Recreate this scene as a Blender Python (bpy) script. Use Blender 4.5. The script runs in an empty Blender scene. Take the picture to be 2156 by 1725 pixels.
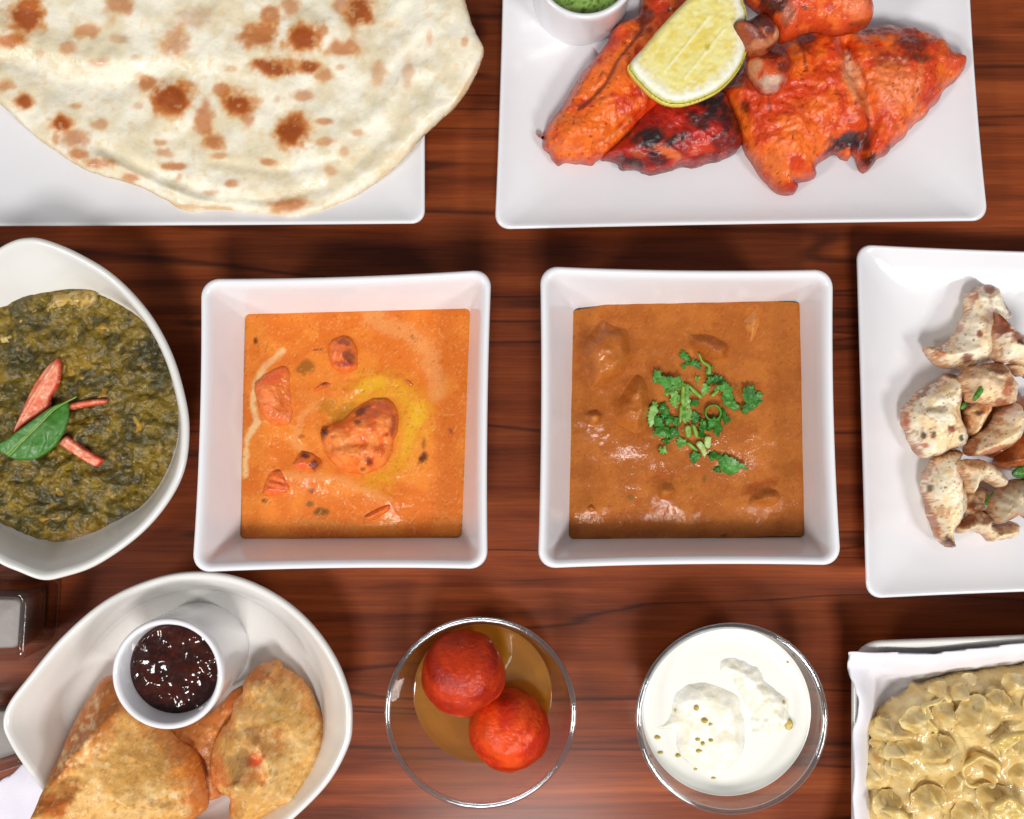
import bpy, math, random
import numpy as np
from mathutils import Vector

# ------------------------------------------------------------------ camera
scene = bpy.context.scene
CAMH = 0.56                       # camera height above the table top (metres)
VIEWW = 0.53                      # width of table seen
cam_d = bpy.data.cameras.new('camera'); cam = bpy.data.objects.new('camera', cam_d)
scene.collection.objects.link(cam)
cam.location = (0, 0, CAMH); cam.rotation_euler = (0, 0, 0)
cam_d.sensor_width = 36; cam_d.lens = 36 * CAMH / VIEWW
cam_d.clip_start = 0.01; cam_d.clip_end = 50
scene.camera = cam
# ------------------------------------------------------------------ light
world = bpy.data.worlds.new('World'); scene.world = world; world.use_nodes = True
bg = world.node_tree.nodes['Background']
bg.inputs[0].default_value = (0.97, 0.97, 1.0, 1); bg.inputs[1].default_value = 0.23
def area(name, loc, target, size, power, col):
    d = bpy.data.lights.new(name, 'AREA'); d.shape = 'SQUARE'; d.size = size; d.energy = power; d.color = col
    o = bpy.data.objects.new(name, d); scene.collection.objects.link(o); o.location = loc
    o.rotation_euler = (Vector(target) - Vector(loc)).to_track_quat('-Z', 'Y').to_euler()
    return o
area('lamp_warm', (-1.20, -0.60, 1.42), (-0.05, 0, 0), 0.30, 10.5, (1.0, 0.975, 0.94))
area('lamp_cool', (1.12, -0.74, 1.45), (0.05, 0, 0), 0.34, 12.0, (1.0, 0.985, 0.97))
area('lamp_front', (0.02, -0.98, 1.62), (0, 0.02, 0), 0.36, 19.5, (1.0, 0.985, 0.965))
scene.view_settings.view_transform = 'Standard'; scene.view_settings.look = 'None'
scene.view_settings.exposure = 0.0; scene.view_settings.gamma = 1.0
scene.view_settings.use_curve_mapping = False
scene.cycles.max_bounces = 16; scene.cycles.transparent_max_bounces = 24
scene.cycles.use_denoising = True

# ------------------------------------------------------------------ helpers
rng = np.random.default_rng(7); random.seed(7)
K = VIEWW / 2156.0                # metres per tracing pixel at table level
CX, CY = 1078.0, 862.5
def W(px, py, z):                 # traced pixel + height -> world xy
    f = K * (CAMH - z) / CAMH
    return (px - CX) * f, (CY - py) * f
def PX(x, y, z):
    f = K * (CAMH - z) / CAMH
    return x / f + CX, CY - y / f
class Z:                          # a zoomed tracing window
    def __init__(s, x0, y0, x1, w): s.ox = x0/1.33580; s.oy = y0/1.33580; s.s = (x1-x0)/w/1.33580
    def __call__(s, p): return s.ox + p[0]*s.s, s.oy + p[1]*s.s
D1 = Z(0, 0, 1.3358, 1)
TN = Z(0,0,1400,2156); TC = Z(1460,0,2140,2156); TD = Z(2000,0,2760,2156); TS = Z(0,620,700,1118)
TL = Z(0,950,320,1380); TB = Z(500,720,1440,1725); TK = Z(1460,720,2400,1725); TH = Z(1740,960,2200,1984)
TT = Z(2360,660,2880,846); TM = Z(0,1580,1040,2156); TG = Z(1060,1700,1640,1668); TR = Z(1760,1740,2340,1774)
TP = Z(2340,1740,2880,1652)
def lin(c):
    c = np.asarray(c, float) / 255.0
    return np.where(c <= 0.04045, c/12.92, ((c+0.055)/1.055)**2.4)
def L4(c): return tuple(float(v) for v in lin(c)) + (1.0,)
NT = rng.random((8, 256, 256))
def vnoise(x, y, s=0):
    xi = np.floor(x).astype(int); yi = np.floor(y).astype(int); fx = x - xi; fy = y - yi
    fx = fx*fx*(3-2*fx); fy = fy*fy*(3-2*fy); T = NT[s % 8]; o = (s*37) % 256
    a = T[(xi+o) % 256, yi % 256]; b = T[(xi+1+o) % 256, yi % 256]; c = T[(xi+o) % 256, (yi+1) % 256]; d = T[(xi+1+o) % 256, (yi+1) % 256]
    return (a*(1-fx)+b*fx)*(1-fy) + (c*(1-fx)+d*fx)*fy
def fbm(x, y, s=0, octv=4):
    r = 0; a = 0.5; t = 0
    for k in range(octv):
        r = r + a*vnoise(x, y, s+k); t += a; a *= 0.5; x = x*2.03+17.1; y = y*2.03+5.7
    return r / t                  # 0..1
NT3 = rng.random((64, 64, 64))
def fbm3(x, y, z, s=0, octv=4):
    r = 0; a = 0.5; t = 0; x = x+s*7.31; y = y+s*3.77; z = z+s*5.13
    for k in range(octv):
        xi = np.floor(x).astype(int); yi = np.floor(y).astype(int); zi = np.floor(z).astype(int); fx = x-xi; fy = y-yi; fz = z-zi
        fx = fx*fx*(3-2*fx); fy = fy*fy*(3-2*fy); fz = fz*fz*(3-2*fz); v = 0
        for i, wx in ((0, 1-fx), (1, fx)):
            for j, wy in ((0, 1-fy), (1, fy)):
                for l, wz in ((0, 1-fz), (1, fz)): v = v + wx*wy*wz*NT3[(xi+i) % 64, (yi+j) % 64, (zi+l) % 64]
        r = r + a*v; t += a; a *= 0.5; x = x*2.03+17.1; y = y*2.03+5.7; z = z*2.03+9.3
    r = r/t; return 0.5+(r-0.5)*1.18
def sst(a, b, x):
    t = np.clip((x-a)/(b-a), 0, 1); return t*t*(3-2*t)
def smooth_closed(P, n=6):
    P = np.asarray(P, float); m = len(P); out = []
    for i in range(m):
        p0, p1, p2, p3 = P[i-1], P[i], P[(i+1) % m], P[(i+2) % m]
        for k in range(n):
            t = k/n
            out.append(0.5*((2*p1)+(-p0+p2)*t+(2*p0-5*p1+4*p2-p3)*t*t+(-p0+3*p1-3*p2+p3)*t**3))
    return np.array(out)
def seg_dist(X, Y, P, closed=True):
    P = np.asarray(P, float); best = np.full(X.shape, 1e9); bx = X.copy(); by = Y.copy()
    n = len(P); ins = np.zeros(X.shape, bool)
    for i in range(n if closed else n-1):
        a = P[i]; b = P[(i+1) % n]; d = b-a; L = d@d
        if L < 1e-18: continue
        t = np.clip(((X-a[0])*d[0]+(Y-a[1])*d[1])/L, 0, 1)
        qx = a[0]+t*d[0]; qy = a[1]+t*d[1]; q = (X-qx)**2+(Y-qy)**2
        m = q < best; best = np.where(m, q, best); bx = np.where(m, qx, bx); by = np.where(m, qy, by)
        if closed and abs(d[1]) > 1e-15:
            c = ((a[1] > Y) != (b[1] > Y)) & (X < a[0] + (Y-a[1])/d[1]*d[0]); ins ^= c
    return np.sqrt(best), bx, by, ins

COL = scene.collection
def finish(name, verts, faces, mat, parent=None, cols=None, smooth=True):
    V = np.asarray(verts, float)
    if cols is not None and np.ndim(cols) == 1: cols = np.tile(cols, (len(V), 1))
    o0 = np.array([(V[:,0].min()+V[:,0].max())/2, (V[:,1].min()+V[:,1].max())/2, V[:,2].min()])
    me = bpy.data.meshes.new(name); me.from_pydata((V-o0).tolist(), [], [list(map(int, f)) for f in faces]); me.validate(); me.update()
    if smooth: me.polygons.foreach_set('use_smooth', [True]*len(me.polygons))
    if cols is not None and len(me.vertices) == len(V):
        ca = me.color_attributes.new('Col', 'FLOAT_COLOR', 'POINT')
        ca.data.foreach_set('color', np.concatenate([cols, np.ones((len(V),1))], 1).astype(np.float32).ravel())
    me.materials.append(mat)
    o = bpy.data.objects.new(name, me); COL.objects.link(o)
    if parent is not None:
        o.parent = parent; o.location = Vector(o0) - parent.location
    else: o.location = o0
    return o
def tag(o, label, cat, group=None, kind=None):
    o['label'] = label; o['category'] = cat
    if group: o['group'] = group
    if kind: o['kind'] = kind
    return o

# ------------------------------------------------------------------ materials
def new_mat(name):
    m = bpy.data.materials.new(name); m.use_nodes = True
    nt = m.node_tree; b = nt.nodes['Principled BSDF']; return m, nt, b
def noise_node(nt, scale, detail=4, rough=0.6, mapping=None, dist=0.0):
    n = nt.nodes.new('ShaderNodeTexNoise'); n.inputs['Scale'].default_value = scale
    n.inputs['Detail'].default_value = detail; n.inputs['Roughness'].default_value = rough; n.inputs['Distortion'].default_value = dist
    tc = nt.nodes.new('ShaderNodeTexCoord')
    if mapping:
        mp = nt.nodes.new('ShaderNodeMapping'); mp.inputs['Scale'].default_value = mapping
        nt.links.new(tc.outputs['Object'], mp.inputs[0]); nt.links.new(mp.outputs[0], n.inputs['Vector'])
    else: nt.links.new(tc.outputs['Object'], n.inputs['Vector'])
    return n
def food(name, rough=0.5, coat=0.0, coat_r=0.15, bumps=((900, 0.0004),), var=0.25, vscale=700, sss=0.0, sss_col=(1,0.4,0.2), spec=0.5, rvar=0.0, base=None, sscale=0.004):
    m, nt, b = new_mat(name); lk = nt.links
    if base is None:
        at = nt.nodes.new('ShaderNodeAttribute'); at.attribute_name = 'Col'; csock = at.outputs['Color']
    else:
        rgb = nt.nodes.new('ShaderNodeRGB'); rgb.outputs[0].default_value = L4(base); csock = rgb.outputs[0]
    if var > 0:
        n = noise_node(nt, vscale, 5, 0.65)
        mr = nt.nodes.new('ShaderNodeMapRange'); mr.inputs[1].default_value = 0.3; mr.inputs[2].default_value = 0.7
        mr.inputs[3].default_value = 1-var; mr.inputs[4].default_value = 1+var
        lk.new(n.outputs[0], mr.inputs[0])
        mx = nt.nodes.new('ShaderNodeVectorMath'); mx.operation = 'SCALE'
        lk.new(csock, mx.inputs[0]); lk.new(mr.outputs[0], mx.inputs[3]); csock = mx.outputs[0]
    lk.new(csock, b.inputs['Base Color'])
    b.inputs['Roughness'].default_value = rough; b.inputs['Specular IOR Level'].default_value = spec
    b.inputs['Coat Weight'].default_value = coat; b.inputs['Coat Roughness'].default_value = coat_r
    if rvar > 0:
        n = noise_node(nt, 160, 4, 0.6); mr = nt.nodes.new('ShaderNodeMapRange')
        mr.inputs[1].default_value = 0.35; mr.inputs[2].default_value = 0.65
        mr.inputs[3].default_value = max(0, coat-rvar); mr.inputs[4].default_value = min(1, coat+rvar)
        lk.new(n.outputs[0], mr.inputs[0]); lk.new(mr.outputs[0], b.inputs['Coat Weight'])
    if sss > 0:
        b.inputs['Subsurface Weight'].default_value = sss; b.inputs['Subsurface Radius'].default_value = sss_col
        b.inputs['Subsurface Scale'].default_value = sscale
    prev = None
    for sc, dist in bumps:
        n = noise_node(nt, sc, 3, 0.55); bp = nt.nodes.new('ShaderNodeBump')
        bp.inputs['Strength'].default_value = 1.0; bp.inputs['Distance'].default_value = dist
        lk.new(n.outputs[0], bp.inputs['Height'])
        if prev: lk.new(prev, bp.inputs['Normal'])
        prev = bp.outputs[0]
    if prev: lk.new(prev, b.inputs['Normal']); lk.new(prev, b.inputs['Coat Normal'])
    return m
def ceramic(name, col):
    m, nt, b = new_mat(name)
    n = noise_node(nt, 22, 3, 0.5); r = nt.nodes.new('ShaderNodeMixRGB')
    r.inputs[1].default_value = L4(col); r.inputs[2].default_value = L4(tuple(c-5 for c in col))
    nt.links.new(n.outputs[0], r.inputs[0]); nt.links.new(r.outputs[0], b.inputs['Base Color'])
    b.inputs['Roughness'].default_value = 0.16; b.inputs['Coat Weight'].default_value = 0.4; b.inputs['Coat Roughness'].default_value = 0.05
    n2 = noise_node(nt, 60, 2, 0.5); bp = nt.nodes.new('ShaderNodeBump'); bp.inputs['Distance'].default_value = 0.00025
    nt.links.new(n2.outputs[0], bp.inputs['Height']); nt.links.new(bp.outputs[0], b.inputs['Normal'])
    return m
def thin_glass(name, tint=(0.97,0.98,0.97), rough=0.03, f0=0.05, pw=4.0, edge=0.8, diffuse=None):
    m = bpy.data.materials.new(name); m.use_nodes = True; nt = m.node_tree; nt.nodes.clear()
    out = nt.nodes.new('ShaderNodeOutputMaterial'); tr = nt.nodes.new('ShaderNodeBsdfTransparent'); tr.inputs[0].default_value = (*tint, 1)
    gl = nt.nodes.new('ShaderNodeBsdfGlossy'); gl.inputs['Roughness'].default_value = rough
    lw = nt.nodes.new('ShaderNodeLayerWeight'); lw.inputs[0].default_value = 0.5
    p = nt.nodes.new('ShaderNodeMath'); p.operation = 'POWER'; p.inputs[1].default_value = pw; nt.links.new(lw.outputs['Facing'], p.inputs[0])
    q = nt.nodes.new('ShaderNodeMath'); q.operation = 'MULTIPLY_ADD'; q.inputs[1].default_value = edge-f0; q.inputs[2].default_value = f0; nt.links.new(p.outputs[0], q.inputs[0])
    mx = nt.nodes.new('ShaderNodeMixShader'); nt.links.new(q.outputs[0], mx.inputs[0])
    a = tr.outputs[0]
    if diffuse:
        df = nt.nodes.new('ShaderNodeBsdfTranslucent'); df.inputs[0].default_value = L4(diffuse[0])
        d2 = nt.nodes.new('ShaderNodeBsdfDiffuse'); d2.inputs[0].default_value = L4(diffuse[0])
        ma = nt.nodes.new('ShaderNodeMixShader'); ma.inputs[0].default_value = 0.5
        nt.links.new(df.outputs[0], ma.inputs[1]); nt.links.new(d2.outputs[0], ma.inputs[2])
        mb = nt.nodes.new('ShaderNodeMixShader'); mb.inputs[0].default_value = diffuse[1]
        nt.links.new(a, mb.inputs[1]); nt.links.new(ma.outputs[0], mb.inputs[2]); a = mb.outputs[0]
    nt.links.new(a, mx.inputs[1]); nt.links.new(gl.outputs[0], mx.inputs[2]); nt.links.new(mx.outputs[0], out.inputs[0])
    return m
M = {}
M['china'] = ceramic('white_china', (237, 236, 239))
M['china_warm'] = ceramic('ivory_china', (232, 230, 225))
M['glass'] = thin_glass('clear_glass')
M['thickglass'] = thin_glass('rim_glass', (0.84,0.88,0.90), 0.08, 0.22, 2.0, 0.8)
M['naan'] = food('naan_bread', 0.5, 0.35, 0.22, ((120, 0.0004), (500, 0.00025)), 0.05, 260, 0.1, spec=0.2, rvar=0.35)
M['tandoori'] = food('tandoori_skin', 0.45, 0.85, 0.12, ((170, 0.0009), (600, 0.0005)), 0.16, 400, 0.0, spec=0.15, rvar=0.4)
M['tikka'] = food('grilled_chicken', 0.45, 0.65, 0.14, ((180, 0.0006), (600, 0.0003)), 0.06, 400, 0.35, (1,0.7,0.45), spec=0.2, rvar=0.3)
M['gravy'] = food('curry_gravy', 0.5, 0.5, 0.09, ((60, 0.00015), (700, 0.0002)), 0.10, 1200, 0.0, spec=0.1)
M['spinach'] = food('spinach_curry', 0.5, 0.6, 0.12, ((180, 0.0018), (520, 0.0008)), 0.3, 260, 0.0, spec=0.2)
M['leaf'] = food('fresh_leaf', 0.45, 0.2, 0.2, ((300, 0.0003),), 0.18, 700, 0.0, spec=0.3)
M['tomato'] = food('tomato_flesh', 0.4, 0.6, 0.12, ((500, 0.0004),), 0.15, 600, 0.1, spec=0.2)
M['lemon'] = food('lemon_pulp', 0.4, 0.5, 0.1, ((600, 0.0002),), 0.05, 700, 0.0, spec=0.2)
M['samosa'] = food('fried_pastry', 0.5, 0.25, 0.22, ((200, 0.0007), (700, 0.0002)), 0.16, 260, 0.0, spec=0.2, rvar=0.25)
M['milk'] = food('sweet_milk', 0.3, 0.4, 0.08, ((40, 0.0001),), 0.01, 300, 0.0, spec=0.3)
M['curd'] = food('milk_curd', 0.45, 0.25, 0.2, ((240, 0.0007), (900, 0.00015)), 0.02, 500, 0.4, (1,0.9,0.7), spec=0.2)
M['pistachio'] = food('pistachio', 0.5, 0.3, 0.2, ((600, 0.0003),), 0.2, 600)
M['jamun'] = food('syrup_dough', 0.5, 0.4, 0.13, ((420, 0.0006), (1000, 0.0002)), 0.2, 160, 0.0, spec=0.15)
M['fritter'] = food('fritter_batter', 0.5, 0.8, 0.1, ((110, 0.0006), (500, 0.0002)), 0.08, 300, 0.12, (1,0.75,0.4), rvar=0.2, spec=0.2)
M['tamarind'] = food('tamarind_sauce', 0.3, 0.8, 0.03, ((260, 0.00012),), 0.2, 500, spec=0.05)
M['mint'] = food('mint_sauce', 0.4, 0.5, 0.1, ((120, 0.0003),), 0.2, 700, spec=0.2)
M['paper'] = food('white_paper', 0.75, 0, 0.2, ((40, 0.0008), (1500, 0.00005)), 0.02, 900, spec=0.2)
M['syrup'] = thin_glass('sugar_syrup', (1.0, 0.82, 0.36), 0.03, 0.10, 4, 0.6, ((255, 186, 60), 0.36))
M['steel'] = None
def frosted():
    m, nt, b = new_mat('frosted_content'); b.inputs['Base Color'].default_value = L4((150, 142, 138)); b.inputs['Roughness'].default_value = 0.6
    n = noise_node(nt, 120, 3); bp = nt.nodes.new('ShaderNodeBump'); bp.inputs['Distance'].default_value = 0.0006
    nt.links.new(n.outputs[0], bp.inputs['Height']); nt.links.new(bp.outputs[0], b.inputs['Normal']); return m
M['frost'] = frosted()

def wood():
    m, nt, b = new_mat('dark_red_wood'); lk = nt.links
    n1 = noise_node(nt, 1.0, 6, 0.62, (4, 70, 1), 0.5)       # broad streaks along the board
    n2 = noise_node(nt, 1.0, 5, 0.7, (20, 900, 1), 0.2)      # fine grain
    n3 = noise_node(nt, 1.0, 3, 0.5, (1.3, 17, 1), 0.5)      # dark bands
    r1 = nt.nodes.new('ShaderNodeValToRGB'); e = r1.color_ramp.elements
    e[0].position = 0.30; e[0].color = L4((88, 36, 15)); e[1].position = 0.72; e[1].color = L4((164, 82, 38))
    k = e.new(0.5); k.color = L4((132, 59, 25))
    lk.new(n1.outputs[0], r1.inputs[0])
    mg = nt.nodes.new('ShaderNodeMapRange'); mg.inputs[1].default_value = 0.3; mg.inputs[2].default_value = 0.7; mg.inputs[3].default_value = 0.76; mg.inputs[4].default_value = 1.20
    lk.new(n2.outputs[0], mg.inputs[0])
    s1 = nt.nodes.new('ShaderNodeVectorMath'); s1.operation = 'SCALE'; lk.new(r1.outputs[0], s1.inputs[0]); lk.new(mg.outputs[0], s1.inputs[3])
    r3 = nt.nodes.new('ShaderNodeValToRGB'); e = r3.color_ramp.elements
    e[0].position = 0.505; e[0].color = (0,0,0,1); e[1].position = 0.518; e[1].color = (1,1,1,1)
    k = e.new(0.528); k.color = (0.15,0.15,0.15,1); k = e.new(0.58); k.color = (0,0,0,1)
    lk.new(n3.outputs[0], r3.inputs[0])
    mx = nt.nodes.new('ShaderNodeMixRGB'); mx.inputs[2].default_value = L4((44, 19, 13))
    ml = nt.nodes.new('ShaderNodeMath'); ml.operation = 'MULTIPLY'; ml.inputs[1].default_value = 0.8; lk.new(r3.outputs[0], ml.inputs[0])
    lk.new(ml.outputs[0], mx.inputs[0]); lk.new(s1.outputs[0], mx.inputs[1]); lk.new(mx.outputs[0], b.inputs['Base Color'])
    b.inputs['Roughness'].default_value = 0.5; b.inputs['Specular IOR Level'].default_value = 0.12; b.inputs['Coat Weight'].default_value = 0.2; b.inputs['Coat Roughness'].default_value = 0.2
    bp = nt.nodes.new('ShaderNodeBump'); bp.inputs['Distance'].default_value = 0.00012; lk.new(n2.outputs[0], bp.inputs['Height']); lk.new(bp.outputs[0], b.inputs['Normal'])
    return m
M['wood'] = wood()

# ------------------------------------------------------------------ painting natural colour and samosa fold shading on vertices
def paint(px, py, d, spec, T, seed=0, z=None):
    n = len(px); sc = spec.get('vscale', 40.0); zo = np.zeros_like(px) if z is None else (z-z.mean())/K
    base = lin(spec['base'])[None, :] * np.ones((n, 1))
    if 'var' in spec:
        f = fbm3(px/sc, py/sc, zo/sc, seed, 5); f = sst(0.35, 0.65, f)*spec.get('vamt', 1.0)
        base = base*(1-f[:, None]) + lin(spec['var'])[None, :]*f[:, None]
    wr = spec.get('warp', 14.0)
    w1 = (fbm3(px/wr, py/wr, zo/wr, seed+2, 4)-0.5)*2; wr *= 0.35; w2 = (fbm3(px/wr, py/wr, zo/wr, seed+5, 3)-0.5)*2
    for ln in spec.get('lines', ()):
        pts, wd, c, st = ln; P = np.array([T(p) for p in pts]); dd, _, _, _ = seg_dist(px, py, P, False)
        q = dd/(wd*T.s) + 0.6*w1; m = sst(1.2, 0.3, q)*st
        base = base*(1-m[:, None]) + lin(c)[None, :]*m[:, None]
    for pg in spec.get('polys', ()):
        pts, c, st, soft = pg; P = smooth_closed([T(p) for p in pts], 4); dd, _, _, ins = seg_dist(px, py, P)
        dd = np.where(ins, dd, -dd) + w1*soft*0.8 + w2*soft*0.4; m = sst(-soft, soft, dd)*st
        base = base*(1-m[:, None]) + lin(c)[None, :]*m[:, None]
    for sp in spec.get('spots', ()):
        x, y, rx, ry, a, c, st = sp; X, Y = T((x, y)); rx *= T.s; ry *= T.s
        ca, sa = math.cos(a), math.sin(a); u = (px-X)*ca + (py-Y)*sa; v = -(px-X)*sa + (py-Y)*ca
        q = np.sqrt((u/rx)**2+(v/ry)**2) + 0.5*w1 + 0.09*w2; m = sst(1.2, 0.55, q)*st
        base = base*(1-m[:, None]) + lin(c)[None, :]*m[:, None]
    if 'edge' in spec:
        c, wd, st = spec['edge']; m = sst(1.0, 0.1, d/(wd*K) + 1.0*w1*spec.get('edgew', 0.7))*st
        base = base*(1-m[:, None]) + lin(c)[None, :]*m[:, None]
    for c, th, s2, st in spec.get('specks', ()):
        f = fbm3(px/s2+91, py/s2+33, zo/s2, seed+3, 2); m = sst(th, th+0.06, f)*st
        base = base*(1-m[:, None]) + lin(c)[None, :]*m[:, None]
    return base

def heights(px, py, feats, T, seed):
    z = np.zeros_like(px)
    wr = 16.0; w1 = (fbm(px/wr, py/wr, seed+1, 3)-0.5)
    for f in feats:
        if f[0] == 'g':
            _, x, y, rx, ry, a, h = f; X, Y = T((x, y)); ca, sa = math.cos(a), math.sin(a)
            u = ((px-X)*ca + (py-Y)*sa)/(rx*T.s); v = (-(px-X)*sa + (py-Y)*ca)/(ry*T.s)
            z += h*0.001*np.exp(-(u*u+v*v)*(1+0.5*w1))
        elif f[0] == 'l':
            _, pts, wd, h = f; P = np.array([T(p) for p in pts]); dd, _, _, _ = seg_dist(px, py, P, False)
            z += h*0.001*np.exp(-(dd/(wd*T.s))**2*(1+0.8*w1))
        elif f[0] == 'k':       # sharp fold
            _, pts, wd, h = f; P = np.array([T(p) for p in pts]); dd, _, _, _ = seg_dist(px, py, P, False)
            z += h*0.001*np.exp(-np.sqrt((dd/(wd*T.s))**2+.02))
        elif f[0] == 'n':       # noise: scale px, amplitude mm, octaves
            _, s, h, oc = f; z += h*0.001*(fbm(px/s, py/s, seed+4, oc)-0.5)*2
        elif f[0] == 'b':       # billows: rounded lumps with sharp valleys
            _, s, h, oc = f; w_ = (fbm(px/(s*1.3), py/(s*1.3), seed+7, 2)-.5)*s*.8
            z += h*0.001*np.minimum(1, np.abs(fbm((px+w_)/s, (py-w_)/s, seed+4, oc)*2-1)*2.6)**0.7
        elif f[0] == 'r':       # ridged noise
            _, s, h, oc = f; z += h*0.001*(1-2*np.abs(fbm(px/s, py/s, seed+6, oc)*2-1)*2)
    return z
def dome(t): return np.sqrt(np.clip(1-(1-t)**2, 0, 1))
PROF = {'dome': dome, 'smooth': lambda t: t*t*(3-2*t), 'cone': lambda t: 0.5*dome(t)+0.5*t, 'flat': lambda t: dome(np.clip(t*1.0, 0, 1))**0.6}
SEED = [1]; LAST = [None]
def surf_of(S):                   # height of the last-built surface under a traced point
    def f(T, pl, z):
        x, y = W(*T(np.mean([p[:2] for p in pl], 0)), z); return float(S[2][np.argmin((S[0]-x)**2+(S[1]-y)**2)])
    return f
def blob(name, T, outline, zref, z0, h, w, mat, spec, prof='dome', feats=(), res=0.0011, rag=0.0, edge=0.3, base=None, parent=None, n=5, bw=None, ragscale=0.004, grow=0.0, serr=None):
    """Closed organic solid: traced outline at height zref, resting on z0, h high."""
    SEED[0] += 1; sd = SEED[0]
    P = np.array([W(*T(p[:2]), p[2] if len(p) > 2 else zref) for p in outline]); P = smooth_closed(P, n)
    if grow: P = P + (P-P.mean(0))/np.linalg.norm(P-P.mean(0), axis=1)[:,None]*grow
    if serr:
        nx = np.roll(P, -1, 0)-np.roll(P, 1, 0); nx = np.stack([nx[:,1], -nx[:,0]], 1); nx /= (np.linalg.norm(nx, axis=1)[:,None]+1e-12)
        if np.sum(P[:,0]*np.roll(P[:,1],-1)-np.roll(P[:,0],-1)*P[:,1]) < 0: nx = -nx
        al = np.concatenate([[0], np.cumsum(np.linalg.norm(np.diff(P, axis=0), axis=1))])
        ph = (al/serr[1]+.35*np.sin(al/serr[1]*1.7)) % 1.0; P = P + nx*(serr[0]*(1-2*np.abs(ph*2-1)**1.0*1.0)*.5)[:,None]
    if rag > 0:
        nx = np.roll(P, -1, 0)-np.roll(P, 1, 0); nx = np.stack([nx[:,1], -nx[:,0]], 1); nx /= (np.linalg.norm(nx, axis=1)[:,None]+1e-12)
        P = P + nx*((fbm(P[:,0]/ragscale+50, P[:,1]/ragscale+50, sd, 4)-0.5)*2*rag)[:,None]
    x0, y0 = P.min(0)-res; x1, y1 = P.max(0)+res
    gx = np.arange(x0, x1+res, res); gy = np.arange(y0, y1+res, res); X, Y = np.meshgrid(gx, gy)
    d, bx, by, ins = seg_dist(X.ravel(), Y.ravel(), P); shp = X.shape
    inm = ins.reshape(shp); c4 = inm[:-1,:-1] | inm[1:,:-1] | inm[:-1,1:] | inm[1:,1:]
    xs = np.where(ins, X.ravel(), bx); ys = np.where(ins, Y.ravel(), by); d = np.where(ins, d, 0.0)
    ii, jj = np.nonzero(c4); nc = shp[1]
    quads = np.stack([ii*nc+jj, ii*nc+jj+1, (ii+1)*nc+jj+1, (ii+1)*nc+jj], 1)
    bad = (~ins[quads]).sum(1) >= 4; quads = quads[~bad]
    used = np.unique(quads); remap = -np.ones(len(xs), int); remap[used] = np.arange(len(used)); q = remap[quads]
    xs, ys, d, bnd = xs[used], ys[used], d[used], ~ins[used]
    ze = z0 + h*edge; t = np.clip(d/w, 0, 1)
    pxr, pyr = PX(xs, ys, zref)
    top = ze + (h*(1-edge))*PROF[prof](t)
    fade = np.clip(d/(min(w, 0.004)), 0, 1)
    if feats: top = top + heights(pxr, pyr, feats, T, sd)*fade
    tb = np.clip(d/(bw or w*0.6), 0, 1); bot = z0 + (ze-z0)*(1-tb)
    top = np.maximum(top, bot+0.0002*fade)
    if base is not None:
        bb = base(pxr, pyr, d); top = top+bb; bot = bot+bb
    top = np.where(bnd, ze + (base(pxr, pyr, d) if base is not None else 0), top)
    nv = len(xs); bid = np.where(bnd, np.arange(nv), -1); nb = (~bnd).sum(); bid[~bnd] = nv+np.arange(nb)
    V = np.concatenate([np.stack([xs, ys, top], 1), np.stack([xs, ys, bot], 1)[~bnd]])
    F = q.tolist() + bid[q][:, ::-1].tolist()
    F = [f for f in F if len(set(f)) >= 3]
    LAST[0] = (xs, ys, top)
    pxx, pyy = PX(xs, ys, top)
    ct = paint(pxx, pyy, d, spec, T, sd, top); cols = np.concatenate([ct, ct[~bnd]])
    return finish(name, V, F, mat, parent, cols)

def ring_quad(corners, z, r, lift=0.0, nb=7, ne=10, bow=0.0):
    C = np.array(corners, float); cen = C.mean(0); out = []
    for i in range(4):
        p = C[i]; a = C[i-1]-p; b = C[(i+1) % 4]-p; la, lb = np.linalg.norm(a), np.linalg.norm(b); a /= la; b /= lb
        s = p+a*r; e = p+b*r
        for k in range(nb+1):
            t = k/nb; wgt = 0.75; w0, w1, w2 = (1-t)**2, 2*t*(1-t)*wgt, t*t
            q = (w0*s+w1*p+w2*e)/(w0+w1+w2); out.append((q[0], q[1], z+lift))
        s2 = e; e2 = C[(i+1) % 4]-b*r; nrm = np.array([-b[1], b[0]]); nrm = nrm if nrm@(cen-p) > 0 else -nrm
        for k in range(1, ne):
            t = k/ne; q = s2*(1-t)+e2*t + nrm*bow*lb*4*t*(1-t); out.append((q[0], q[1], z+lift*(1-4*t*(1-t))))
    return out
def loft(rings, cap0=True, cap1=True):
    n = len(rings[0]); V = [p for r in rings for p in r]; F = []
    for i in range(len(rings)-1):
        for k in range(n):
            a = i*n+k; b = i*n+(k+1) % n; F.append((a, b, b+n, a+n))
    if cap0:
        c = np.mean(rings[0], 0); V.append(tuple(c)); ci = len(V)-1
        F += [(ci, (k+1) % n, k) for k in range(n)]
    if cap1:
        c = np.mean(rings[-1], 0); V.append(tuple(c)); ci = len(V)-1; o = (len(rings)-1)*n
        F += [(ci, o+k, o+(k+1) % n) for k in range(n)]
    return V, F
def inset(C, d):
    C = np.array(C, float); out = []
    for i in range(4):
        p = C[i]; a = C[i-1]-p; b = C[(i+1) % 4]-p; a /= np.linalg.norm(a); b /= np.linalg.norm(b); out.append(p+(a+b)*d)
    return np.array(out)
def lathe(prof, cx, cy, n=96):
    rings = [[(cx+r*math.cos(2*math.pi*k/n), cy+r*math.sin(2*math.pi*k/n), z) for k in range(n)] for r, z in prof]
    return loft(rings)
def lathe_closed(prof, cx, cy, n=96):         # closed cross-section loop (a ring)
    rings = [[(cx+r*math.cos(2*math.pi*k/n), cy+r*math.sin(2*math.pi*k/n), z) for k in range(n)] for r, z in prof]
    return loft(rings+[rings[0]], False, False)

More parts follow.
